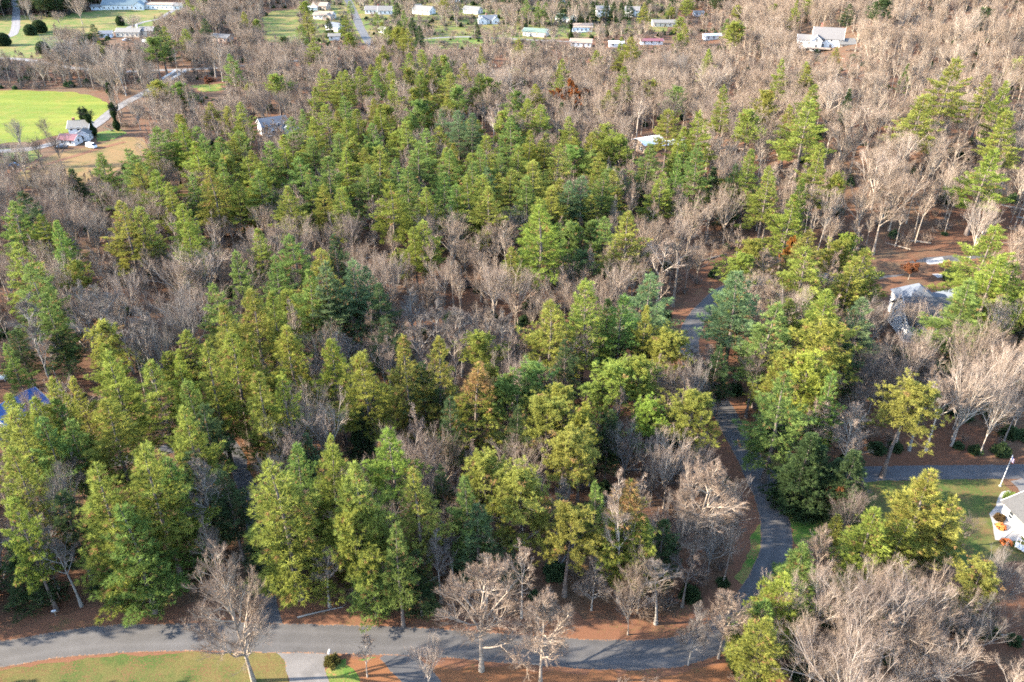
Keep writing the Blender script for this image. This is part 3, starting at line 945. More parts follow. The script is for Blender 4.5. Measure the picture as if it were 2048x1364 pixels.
def wing(root, dx, dy, rz, w, d, hw, rise, wall, roof, nwin=3, door=False, chimney=None, storeys=1, over=0.45, garage=False, gw=True, ribs=False):
    """gabled block with its ridge along local x; local -y is its front"""
    R = Matrix.Rotation(rz, 3, 'Z')
    def put(o, x, y, z=0.0, a=0.0):
        q = R @ Vector((x, y, 0))
        o.location = (dx + q.x, dy + q.y, z)
        o.rotation_euler = (0, 0, rz + a)
        return o
    m = MB()
    m.prism([(-d / 2, -1.2), (d / 2, -1.2), (d / 2, hw), (0, hw + rise), (-d / 2, hw)], -w / 2, w / 2)
    put(m.build("wall", wall, root), 0, 0)
    k = rise / (d / 2)
    t = 0.16
    e = d / 2 + over
    r = MB()
    r.prism([(-e, hw - over * k + 0.03), (0, hw + rise + 0.03), (0, hw + rise + 0.03 + t), (-e, hw - over * k + 0.03 + t)], -w / 2 - over, w / 2 + over)
    r.prism([(0, hw + rise + 0.03), (e, hw - over * k + 0.03), (e, hw - over * k + 0.03 + t), (0, hw + rise + 0.03 + t)], -w / 2 - over, w / 2 + over)
    if ribs:
        n = int(w / 0.9)
        for i in range(n + 1):
            x = -w / 2 + i * w / n
            for sg in (-1, 1):
                a, b = Vector((x, 0, hw + rise + 0.19)), Vector((x, sg * e, hw - over * k + 0.19))
                r.tube(a, b, 0.05, 0.05, 4)
    ro = put(r.build("roof", roof, root), 0, 0)
    for xx in (-w / 2 - over - 0.03, w / 2 + over + 0.03):      # white fascia boards along the gable ends
        tr = MB()
        for sg in (-1, 1):
            tr.tube((xx, -sg * 0.05, hw + rise + 0.08), (xx, sg * e, hw - over * k + 0.08), 0.12, 0.12, 4)
        put(tr.build("fascia", M_white, root), 0, 0)
    for st in range(storeys):
        z = 1.55 + st * 2.8
        for i in range(nwin):
            x = -w / 2 + (i + 0.5) * w / nwin
            if door and st == 0 and i == nwin // 2:
                b = MB(); b.box((0, -0.04, 1.05), (1.0, 0.1, 2.1))
                dr = put(b.build("door", M_door, root), x, -d / 2 - 0.02)
                kb = MB(); kb.box((0.38, -0.12, 1.0), (0.06, 0.08, 0.12)); kb.build("handle", M_metal, dr)
            elif garage and st == 0 and i == nwin - 1:
                b = MB(); b.box((0, -0.03, 1.1), (2.6, 0.08, 2.2))
                for q in range(4): b.box((0, -0.08, 0.35 + q * 0.52), (2.5, 0.03, 0.42))
                put(b.build("garage_door", M_white, root), x, -d / 2 - 0.02)
            else:
                q = R @ Vector((x, -d / 2 - 0.01, 0)); window(root, dx + q.x, dy + q.y, z, rz)
            q = R @ Vector((x, d / 2 + 0.01, 0)); window(root, dx + q.x, dy + q.y, z, rz + math.pi)
        if gw:
            for sg in (-1, 1):
                for yy in ((-d / 4, d / 4) if d > 6 else (0,)):
                    q = R @ Vector((sg * (w / 2 + 0.01), yy, 0)); window(root, dx + q.x, dy + q.y, z, rz + sg * math.pi / 2)
    if chimney:
        c = MB()
        cx, cz = chimney
        c.box((cx, 0.3, hw + rise + 0.2), (0.9, 0.8, cz)); c.box((cx, 0.3, hw + rise + 0.2 + cz / 2 + 0.08), (1.1, 1.0, 0.16))
        c.build("chimney", M_brick, ro)
    return ro

def hip_wing(root, dx, dy, w, d, hw, rise, wall, roof, nwin=2):
    b = MB(); b.box((dx, dy, hw / 2 - 0.5), (w, d, hw + 1.0)); b.build("wall", wall, root)
    r = MB()
    x, y = w / 2 + 0.45, d / 2 + 0.45
    z = hw + 0.02
    r.poly([(dx - x, dy - y, z), (dx + x, dy - y, z), (dx + x, dy + y, z), (dx - x, dy + y, z), (dx, dy - y * 0.15, z + rise), (dx, dy + y * 0.15, z + rise)],
           [(0, 1, 4), (1, 2, 5, 4), (2, 3, 5), (3, 0, 4, 5), (3, 2, 1, 0)])
    r.build("roof", roof, root)
    for i in range(nwin):
        window(root, dx - w / 2 + (i + 0.5) * w / nwin, dy + d / 2 + 0.01, 1.6, math.pi)

def house(name, label, cat, u, v, rz=0.0, **k):
    p = at(u, v)
    root = empty(name, (p.x, p.y, p.z), math.radians(rz))
    tag(root, label, cat)
    HOUSES.append((p.x, p.y, max(k.get('w', 10), k.get('d', 8)) * 0.75 + 2))
    wing(root, 0, 0, 0, **k)
    return root

def porch(root, x, y, w, d, h, mat, roofm, posts=3):
    m = MB(); m.box((x, y, 0.2), (w, d, 0.4)); m.build("porch_floor", M_wood, root)
    r = MB(); r.box((x, y, h), (w + 0.5, d + 0.4, 0.16)); r.build("porch_roof", roofm, root)
    for i in range(posts):
        b = MB(); b.box((x - w / 2 + 0.15 + i * (w - 0.3) / (posts - 1), y - d / 2 + 0.12, 0.4 + (h - 0.48) / 2), (0.2, 0.2, h - 0.48)); b.build("post", M_white, root)

# --- far valley
h = house("assembly_hall", "long teal-roofed hall with white gable on the far lawn", "hall", 252, 17, 4, w=32, d=13, hw=3.6, rise=3.2, wall=M_white, roof=M_rteal, nwin=9)
wing(h, 13, -5.5, math.pi / 2, 8, 8, 3.6, 2.6, M_white, M_rteal, 2)
wing(h, -20, -3, 0, 9, 7, 2.4, 1.2, M_bluewall, M_rlight, 2)
h = house("flat_hall", "long low white building beside the teal-roofed hall", "building", 322, 17, -6, w=26, d=10, hw=3.6, rise=1.0, wall=M_white, roof=M_rtan, nwin=7)
wing(h, 16, -1, 0.2, 8, 8, 3.0, 1.6, M_white, M_rlight, 2)
h = house("farm_building", "pale grey roofed building with white chimney among valley trees", "building", 262, 72, -4, w=16, d=9, hw=3.2, rise=1.8, wall=M_cream, roof=M_rlight, nwin=5, chimney=None)
b = MB(); b.box((5, 1, 5.2), (1.0, 1.0, 4)); b.build("chimney", M_white, h)
wing(h, 11, 3, 0, 9, 8, 3.6, 2.0, M_cream, M_rgrey, 2)
house("small_shed", "small blue-grey roofed shed behind the valley pines", "shed", 214, 74, 10, w=8, d=6, hw=2.6, rise=1.4, wall=M_bluewall, roof=M_rslate, nwin=2)
house("wooded_house", "dark low house half hidden in bare valley woods", "house", 446, 82, -20, w=12, d=8, hw=2.8, rise=1.6, wall=M_tanbrick, roof=M_rdark, nwin=4, door=True)
h = house("brick_house", "tan roofed house topmost left of the valley street", "house", 643, 18, -15, w=12, d=9, hw=2.9, rise=2.2, wall=M_tanbrick, roof=M_rtan, nwin=4, door=True)
house("carport", "white flat carport beside the topmost tan house", "carport", 627, 20, 0, w=7, d=4, hw=2.3, rise=0.4, wall=M_white, roof=M_rwhite, nwin=1, gw=False)
h = house("ranch_house", "brown roofed ranch house with white gable left of street", "house", 650, 37, -12, w=14, d=9, hw=2.9, rise=2.2, wall=M_white, roof=M_rtan, nwin=4, door=True)
wing(h, 5, -4, math.pi / 2, 8, 6, 2.8, 1.7, M_tanbrick, M_rtan, 2)
house("slate_house", "slate blue roofed house behind dark pine near the street", "house", 674, 60, -40, w=13, d=9, hw=2.8, rise=2.0, wall=M_greywall, roof=M_rslate, nwin=4, door=True)
house("garage", "small white garage below the slate roofed house", "garage", 670, 79, 5, w=7, d=6, hw=2.6, rise=1.2, wall=M_white, roof=M_rlight, nwin=2, garage=True)
h = house("long_house", "long grey-tan roofed house with white gables right of street", "house", 752, 26, -3, w=15, d=9, hw=2.9, rise=2.2, wall=M_white, roof=M_rgrey, nwin=5, door=True, chimney=(2, 2))
wing(h, 8, -3, 0.1, 10, 8, 2.9, 2.6, M_white, M_rlight, 3)
h = house("white_roofed_house", "house with bright pale roof and steep white gable by hedge", "house", 848, 27, -25, w=15, d=10, hw=2.9, rise=2.6, wall=M_white, roof=M_rlight, nwin=4, door=True)
wing(h, -7, 1, 0.5, 6, 6, 3.4, 2.8, M_white, M_rdark, 1)
house("cottage", "pale tan cottage just left of the bare grove", "house", 946, 26, -28, w=13, d=8, hw=2.8, rise=2.0, wall=M_white, roof=M_rlight, nwin=4, door=True)
h = house("gable_house", "white gabled house with dark roof above a green lawn", "house", 976, 46, 8, w=12, d=8, hw=3.0, rise=2.4, wall=M_white, roof=M_rslate, nwin=4, door=True, chimney=(-1, 1.6))
wing(h, -4.5, -3.5, math.pi / 2, 5, 6, 3.0, 2.0, M_white, M_rslate, 1)
wing(h, 5, -3.5, math.pi / 2, 5, 5, 2.9, 1.8, M_white, M_rslate, 1)
h = house("garage_house", "green-striped metal roofed garage building with open bays", "garage", 1072, 71, -20, w=16, d=9, hw=3.0, rise=1.6, wall=M_cream, roof=M_rgreen, nwin=4, garage=True, ribs=True)
house("mint_house", "white house with pale green roof above the ivy trunk", "house", 1132, 43, -30, w=13, d=9, hw=3.0, rise=2.0, wall=M_white, roof=M_rgreen, nwin=4, door=True)
house("blue_white_house", "pale blue ranch house with brown roof and white car", "house", 1163, 62, -2, w=14, d=8, hw=3.2, rise=1.8, wall=M_bluewall, roof=M_rtan, nwin=5, door=True)
h = house("tall_house", "tall white house with dark grey roof and solar panels", "house", 1204, 33, 2, w=9, d=9, hw=5.2, rise=2.4, wall=M_white, roof=M_rgrey, nwin=3, storeys=2, door=True)
b = MB()
for i in range(4): b.box((-2.4 + i * 1.6, 0, 0), (1.5, 2.6, 0.06))
sp = b.build("solar_panel", M_rslate, h); sp.location = (0.5, -2.2, 6.85); sp.rotation_euler = (math.atan(2.4 / 4.5), 0, 0)
h = house("two_storey_house", "bright white two-storey house right of the tall house", "house", 1264, 32, -12, w=10, d=8, hw=4.6, rise=2.2, wall=M_white, roof=M_rgrey, nwin=4, storeys=2, door=True)
wing(h, -1.5, -4, math.pi / 2, 5, 5, 4.4, 2.0, M_white, M_rgrey, 1)
h = house("long_low_house", "long low beige house with pale grey roof in valley", "house", 1328, 52, 0, w=17, d=8, hw=2.8, rise=1.4, wall=M_cream, roof=M_rlight, nwin=5, door=True)
house("blue_shed", "small pale blue shed among orange valley bushes", "shed", 1396, 32, 5, w=7, d=5, hw=2.8, rise=1.0, wall=M_bluewall, roof=M_rlight, nwin=2)
house("outbuilding", "white flat-roofed outbuilding at the foot of the hillside", "building", 1424, 78, 8, w=11, d=6, hw=2.6, rise=0.7, wall=M_white, roof=M_rwhite, nwin=3)
house("outbuilding", "long low red-roofed shed above the pale bare trees", "shed", 1302, 88, 0, w=14, d=6, hw=2.4, rise=0.9, wall=M_white, roof=M_rred, nwin=3)
house("outbuilding", "small white shed nearest the twin far pines", "shed", 1232, 93, 0, w=9, d=5, hw=2.5, rise=0.9, wall=M_white, roof=M_rwhite, nwin=2)
house("lane_cottage", "brown roofed cottage with narrow white gable below the lane", "house", 1162, 92, -8, w=13, d=7, hw=2.7, rise=1.8, wall=M_white, roof=M_rtan, nwin=4, door=True)
house("whitish_shed", "small whitish shed left of the dark valley conifers", "shed", 769, 66, -50, w=7, d=5, hw=2.5, rise=1.4, wall=M_white, roof=M_rlight, nwin=2)
house("top_house", "white house at the top edge beyond the dark hedge", "house", 1118, 3, 0, w=13, d=8, hw=3.2, rise=2.0, wall=M_white, roof=M_rgrey, nwin=4)
house("top_house", "white house at the top edge above the green lawn", "house", 908, 4, 0, w=10, d=8, hw=3.4, rise=2.0, wall=M_white, roof=M_rlight, nwin=3)
# --- hillside house
h = house("hillside_house", "big white house with grey roof and brick chimney on hillside", "house", 1652, 93, -18, w=15, d=12, hw=5.0, rise=4.6, wall=M_white, roof=M_rgrey, nwin=4, storeys=2, door=True, chimney=(-4, 3.4))
wing(h, -11, 1.5, 0.0, 8, 7, 3.2, 2.0, M_white, M_rgrey, 2)
wing(h, 9, -3.5, 0.3, 8, 7, 3.0, 2.2, M_cream, M_rlight, 2)
wing(h, -5.5, -7, math.pi / 2, 4, 5, 4.4, 2.2, M_white, M_rgrey, 1, storeys=2)
d = MB(); d.box((-4, -11, 0.9), (12, 4, 0.25)); d.build("deck", M_wood, h)
# --- farmhouse by the green field
h = house("farmhouse", "old white farmhouse with grey roof beside the green field", "farmhouse", 167, 273, 8, w=8, d=7, hw=4.7, rise=2.2, wall=M_white, roof=M_rlight, nwin=3, storeys=2, door=True, chimney=(-2.2, 1.4))
wing(h, 2.2, -4.5, math.pi / 2, 5, 5, 3.0, 1.6, M_greywall, M_rlight, 2)
h = house("farm_shed", "low red-roofed shed with white end wall before farmhouse", "shed", 143, 287, -8, w=7, d=5.5, hw=2.4, rise=1.5, wall=M_white, roof=M_rred, nwin=2)
# --- white house in the bare woods
h = house("woodland_house", "white house with slate roof among bare trees above pines", "house", 548, 266, 32, w=11, d=8, hw=4.4, rise=2.4, wall=M_white, roof=M_rslate, nwin=4, storeys=2, door=True)
wing(h, 6.5, -1.5, math.pi / 2, 9, 6, 3.4, 2.0, M_white, M_rslate, 2)
# --- cabin with shining roof
h = house("cabin", "wooden cabin with shiny white metal roof among pines", "cabin", 1296, 298, 28, w=10, d=9, hw=3.4, rise=1.5, wall=M_wood, roof=M_rwhite, nwin=3, door=True, ribs=True)
wing(h, 8, -4.5, -0.35, 9, 7, 2.8, 1.1, M_wood, M_rwhite, 3, ribs=True)
# --- grey house on the right
h = house("grey_house", "tall pale grey house with dark slate roof behind bare trees", "house", 1856, 664, -3, w=16, d=11, hw=5.4, rise=4.2, wall=M_greywall, roof=M_rdark, nwin=4, storeys=2)
hip_wing(h, -1.5, 7.6, 9, 8, 5.6, 3.8, M_greywall, M_rslate)
hip_wing(h, 9.0, 8.5, 8, 7, 4.6, 3.4, M_greywall, M_rslate)
d = MB(); d.box((-2, -7.9, 2.7), (8, 4.5, 0.2)); d.build("deck", M_wood, h)
for i in range(4):
    b = MB(); b.box((-5.7 + i * 2.5, -9.9, 1.2), (0.18, 0.18, 2.8)); b.build("post", M_wood, h)
for i in range(9):
    b = MB(); b.box((-5.8 + i * 0.95, -10.05, 3.3), (0.08, 0.08, 1.0)); b.build("baluster", M_wood, h)
b = MB(); b.box((-2, -10.05, 3.85), (8, 0.1, 0.1)); b.build("rail", M_wood, h)
# --- white house at right edge
h = house("porch_house", "white house with light grey roof beside the curved patio", "house", 2136, 1112, -82, w=22, d=9, hw=2.7, rise=2.0, wall=M_white, roof=M_rworn, nwin=5, door=True)
# --- blue roofed building at left
h = house("blue_roofed_house", "building with bright blue metal roof behind left pines", "house", 40, 836, 62, w=9, d=8, hw=2.6, rise=2.2, wall=M_wood, roof=M_rblue, nwin=3, door=True, ribs=True)

# patio, railing, blossoms at the white house
sheet("patio", [(1983, 1040), (1978, 1028), (1992, 1012), (1996, 996), (2004, 984), (2018, 981), (2026, 990), (2028, 1003), (2032, 1030), (2040, 1062), (2044, 1082), (2010, 1082), (1990, 1080)], 0.045, M_conc, "white curved concrete patio of the right house", jitter=0.03, step=0.5, seed=71)
def blossom(u, v, label, r=0.8):
    p = at(u, v)
    root = empty("flower_bush", (p.x, p.y, 0))
    tag(root, label, "flower bush", "orange flower bushes by the patio")
    a = np.random.default_rng(int(u))
    b = MB()
    for i in range(46):
        q = a.normal(size=3); q /= np.linalg.norm(q); q[2] = abs(q[2])
        c = q * r
        b.box((c[0], c[1], c[2] * 0.8 + 0.1), (0.26, 0.26, 0.16), a.random())
    b.build("blossoms", M_mum, root)
    s = add("leaves", shrub_mesh(int(u) + 5, r * 0.9, r * 0.75, 260), root); s["tint"] = HUE[4]
blossom(2001, 1055, "orange flowering bush in the patio bed")
blossom(2012, 1087, "orange flowering bush below the white patio railing", 0.9)
def shrub(u, v, label, R, hh, hue, group=None, n=900, name="shrub", cat="shrub"):
    p = at(u, v)
    o = add(name, shrub_mesh(int(u * 7 + v) % 9999, R, hh, n), None)
    o.location = p
    o["tint"] = HUE[hue] if not isinstance(hue, tuple) else hue
    return tag(o, label, cat, group)
shrub(2018, 1000, "round clipped green bush at the head of the patio", 1.0, 1.6, 1)
shrub(1997, 1038, "brown faded shrub in the patio bed", 0.8, 0.9, (0.10, 0.06, 0.035))
shrub(663, 1325, "small twiggy olive shrub beside the white mailbox", 1.1, 1.0, (0.10, 0.09, 0.03), n=400)
p0, p1 = at(2000, 1082), at(2024, 1062)
fr = empty("porch_railing", (p0.x, p0.y, 0)); tag(fr, "white porch railing at the edge of the patio", "railing")
dv = p1 - p0
b = MB(); b.tube((0, 0, 1.0), (dv.x, dv.y, 1.0), 0.05, 0.05, 4); b.tube((0, 0, 0.15), (dv.x, dv.y, 0.15), 0.04, 0.04, 4); b.build("rail", M_white, fr)
for i in range(9):
    b = MB(); b.box((dv.x * i / 8, dv.y * i / 8, 0.5), (0.07, 0.07, 1.0)); b.build("baluster", M_white, fr)
st = at(2026, 1100)
sr = empty("stair_railing", (st.x, st.y, 0), -0.6); tag(sr, "white stair railing below the right house", "railing")
for yy in (0, 1.3):
    b = MB(); b.tube((0, yy, 1.9), (2.6, yy, 1.0), 0.05, 0.05, 4)
    b.tube((0, yy, 1.0), (2.6, yy, 0.1), 0.05, 0.05, 4); b.build("rail", M_white, sr)
    for i in range(5):
        b = MB(); b.box((0.1 + i * 0.6, yy, 1.35 - i * 0.2), (0.07, 0.07, 1.1)); b.build("baluster", M_white, sr)
b = MB()
for i in range(5): b.box((0.3 + i * 0.55, 0.65, 0.75 - i * 0.17), (0.5, 1.2, 0.12))
b.build("steps", M_white, sr)

# flagpole with a striped flag
p = at(2000, 972)
fp = empty("flagpole", (p.x, p.y, 0)); tag(fp, "white flagpole with hanging flag on the right lawn edge", "flagpole")
b = MB(); b.tube((0, 0, 0), (0, 0, 7.2), 0.08, 0.045, 8); b.build("pole", M_white, fp)
b = MB(); b.tube((0, 0, 7.2), (0, 0, 7.32), 0.08, 0.08, 8); b.build("finial", M_metal, fp)
b = MB(); b.tube((0, 0, -0.05), (0, 0, 0.12), 0.3, 0.25, 8); b.build("footing", M_conc, fp)
def flag():
    m, nt, pr = new_mat("flag_cloth")
    tc = nt.nodes.new("ShaderNodeAttribute"); tc.attribute_name = "fu"
    tv = nt.nodes.new("ShaderNodeAttribute"); tv.attribute_name = "fv"
    fu, fv = tc.outputs["Fac"], tv.outputs["Fac"]
    stp = mathn(nt, 'LESS_THAN', mathn(nt, 'FRACT', mathn(nt, 'MULTIPLY', fv, 6.5)), 0.5)
    c = mixc(nt, stp, (0.75, 0.73, 0.7), (0.45, 0.03, 0.04))
    can = mathn(nt, 'MULTIPLY', mathn(nt, 'LESS_THAN', fu, 0.4), mathn(nt, 'LESS_THAN', fv, 0.54))
    sx = mathn(nt, 'ABSOLUTE', mathn(nt, 'SUBTRACT', mathn(nt, 'FRACT', mathn(nt, 'MULTIPLY', fu, 15.0)), 0.5))
    sy = mathn(nt, 'ABSOLUTE', mathn(nt, 'SUBTRACT', mathn(nt, 'FRACT', mathn(nt, 'MULTIPLY', fv, 9.26)), 0.5))
    star = mathn(nt, 'LESS_THAN', mathn(nt, 'ADD', sx, sy), 0.3)
    c = mixc(nt, can, c, mixc(nt, star, (0.03, 0.05, 0.2), (0.75, 0.75, 0.75)))
    nt.links.new(c, pr.inputs["Base Color"]); pr.inputs["Roughness"].default_value = 0.9
    V, F, U, W = [], [], [], []
    nx, ny = 14, 10
    for j in range(ny + 1):
        for i in range(nx + 1):
            a, bb = i / nx, j / ny
            V.append((0.09 + 0.75 * a, 0.16 * math.sin(a * 9) * a, 7.0 - 1.05 * bb - 0.75 * a))
            U.append(a); W.append(bb)
    for j in range(ny):
        for i in range(nx):
            k = j * (nx + 1) + i
            F.append((k, k + 1, k + nx + 2, k + nx + 1))
    add("flag", np_mesh("flag", np.array(V), np.array(F), [m], attrs={"fu": U, "fv": W}, smooth=True), fp)
flag()

def mailbox(u, v, label, mat, rz):
    p = at(u, v)
    r = empty("mailbox", (p.x, p.y, 0), rz); tag(r, label, "mailbox")
    b = MB(); b.box((0, 0, 0.5), (0.12, 0.12, 1.1)); b.build("post", M_wood if mat is not M_black else M_black, r)
    b = MB(); n = 8
    prof = [(-0.16, 1.05), (0.16, 1.05), (0.16, 1.22)] + [(0.16 * math.cos(a), 1.22 + 0.16 * math.sin(a)) for a in (0.6, 1.2, 1.57, 2.0, 2.6)] + [(-0.16, 1.22)]
    b.prism(prof, -0.32, 0.32); b.build("box", mat, r)
    b = MB(); b.box((0.1, -0.18, 1.36), (0.04, 0.03, 0.22)); b.build("signal_flag", M_rred, r)
mailbox(112, 1232, "small grey mailbox on the left leaf verge", M_metal, 0.3)
mailbox(660, 1314, "white mailbox at the pale gravel driveway mouth", M_white, 1.5)
mailbox(1540, 936, "black mailbox on the grass triangle", M_black, 1.2)
p = at(1576, 915)
r = empty("utility_box", (p.x, p.y, 0), 0.3); tag(r, "pale green utility box under the trees by side driveway", "utility box")
b = MB(); b.box((0, 0, 0.6), (0.7, 0.6, 1.2)); b.build("cabinet", M_rlight, r)
b = MB(); b.box((0, 0, 1.24), (0.8, 0.7, 0.08)); b.build("lid", M_bluewall, r)
# propane tank
p = at(4, 762)
r = empty("propane_tank", (p.x, p.y, 0), 0.1); tag(r, "white propane tank on leaf covered ground at left edge", "gas tank")
b = MB()
pr_ = [(-1.6, 0.25), (-1.45, 0.48), (-1.2, 0.58), (1.2, 0.58), (1.45, 0.48), (1.6, 0.25)]
for (xa, ra), (xb, rb) in zip(pr_[:-1], pr_[1:]): b.tube((xa, 0, 0.95), (xb, 0, 0.95), ra, rb, 14)
b.build("tank", M_white, r)
for x in (-0.9, 0.9):
    b = MB(); b.box((x, 0, 0.2), (0.15, 0.8, 0.4)); b.build("leg", M_metal, r)
b = MB(); b.tube((0, 0, 1.5), (0, 0, 1.66), 0.18, 0.16, 8); b.build("valve_cover", M_metal, r)
# bridge rails
def bridge_rail(a, bq, label):
    p0, p1 = at(*a), at(*bq)
    r = empty("bridge_railing", (p0.x, p0.y, p0.z)); tag(r, label, "railing", "pale railings of the valley bridge")
    d = p1 - p0
    b = MB(); L = d.length; ang = math.atan2(d.y, d.x)
    b.box((d.x / 2, d.y / 2, 1.0), (L, 0.35, 0.3), ang); b.box((d.x / 2, d.y / 2, 0.45), (L, 0.3, 0.25), ang)
    b.build("rail", M_bluewall, r)
    for i in range(9):
        b = MB(); b.box((d.x * i / 8, d.y * i / 8, 0.45), (0.45, 0.45, 1.2), ang); b.build("post", M_white, r)
bridge_rail((325, 160), (352, 143), "pale bridge railing on the left side of farm road")
bridge_rail((344, 161), (372, 144), "pale bridge railing on the right side of farm road")

def car(u, v, rz, label, paint, van=False, sc_=1.0):
    p = at(u, v)
    r = empty("parked_van" if van else "parked_car", (p.x, p.y, p.z + 0.1), math.radians(rz)); tag(r, label, "van" if van else "car")
    b = MB()
    hh = 1.25 if van else 0.95
    b.prism([(-0.88, 0.35), (0.88, 0.35), (0.92, 0.7), (0.85, hh), (-0.85, hh), (-0.92, 0.7)], -2.2, 2.2)
    b.prism([(-0.8, 0.4), (0.8, 0.4), (0.8, 0.85), (-0.8, 0.85)], -2.35, 2.35)
    if van: b.prism([(-0.82, 1.25), (0.82, 1.25), (0.78, 2.0), (-0.78, 2.0)], -2.15, 1.2)
    b.build("body", paint, r)
    c = MB()
    if van:
        c.poly([(1.2, -0.8, 1.26), (1.2, 0.8, 1.26), (2.0, 0.78, 1.26), (2.0, -0.78, 1.26), (1.2, -0.72, 1.95), (1.2, 0.72, 1.95)], [(3, 2, 5, 4), (0, 3, 4), (1, 5, 2)])
    else:
        c.poly([(-1.6, -0.8, 0.96), (-1.6, 0.8, 0.96), (1.1, 0.8, 0.96), (1.1, -0.8, 0.96), (-1.1, -0.65, 1.45), (-1.1, 0.65, 1.45), (0.4, 0.65, 1.45), (0.4, -0.65, 1.45)],
               [(0, 4, 5, 1), (1, 5, 6, 2), (2, 6, 7, 3), (3, 7, 4, 0)])
    c.build("windows", M_glass, r)
    if not van:
        c = MB(); c.box((-0.35, 0, 1.48), (1.5, 1.28, 0.06)); c.build("roof", paint, r)
    for x in (-1.4, 1.4):
        for y in (-0.82, 0.82):
            w = MB(); w.tube((x, y - 0.11, 0.33), (x, y + 0.11, 0.33), 0.33, 0.33, 12); w.build("wheel", M_tyre, r)
car(184, 296, -25, "white van parked on the dry slope below the farmhouse", M_carwhite, True)
car(125, 297, 10, "dark car parked left of the red-roofed shed", M_cardark)
car(32, 334, 5, "dark blue car in the shade at the left edge", M_carblue)
car(1161, 65.5, 4, "white car parked before the pale blue ranch house", M_carwhite)
car(1058, 72.5, 80, "white car in front of the striped garage building", M_carwhite)
car(253, 82, 8, "white car beside the pale grey roofed valley building", M_carwhite)
car(292, 86, -10, "white car nearest the tall dark valley pine", M_carwhite, True)
# ------------------------------------------------------------------ trees
NF = {}
def tree(kind, p, h, wid, tint, label, name, cat, group=None, rz=None, lean=0.0, seed=0, vi=None):
    r = np.random.default_rng(seed + 1000)
    vs = VAR[kind]
    i = int(r.integers(0, len(vs))) if vi is None else vi % len(vs)
    tm, cm, dh, dw = vs[i]
    root = empty(name, p, r.random() * 6.283 if rz is None else rz)
    root.rotation_euler = (lean * r.normal(), lean * r.normal(), root.rotation_euler[2])
    s = h / dh
    sxy = (wid / dw) if wid else s
    sxy = min(max(sxy, s * 0.6), s * 1.7)
    root.scale = (sxy, sxy, s)
    t = add("trunk", tm, root)
    c = add("crown", cm, root)
    t["tint"] = tint if kind in 'bsoyri' and len(kind) == 1 and kind.islower() else (1.0, 1.0, 1.0)
    c["tint"] = tint
    tag(root, label, cat, group)
    return root

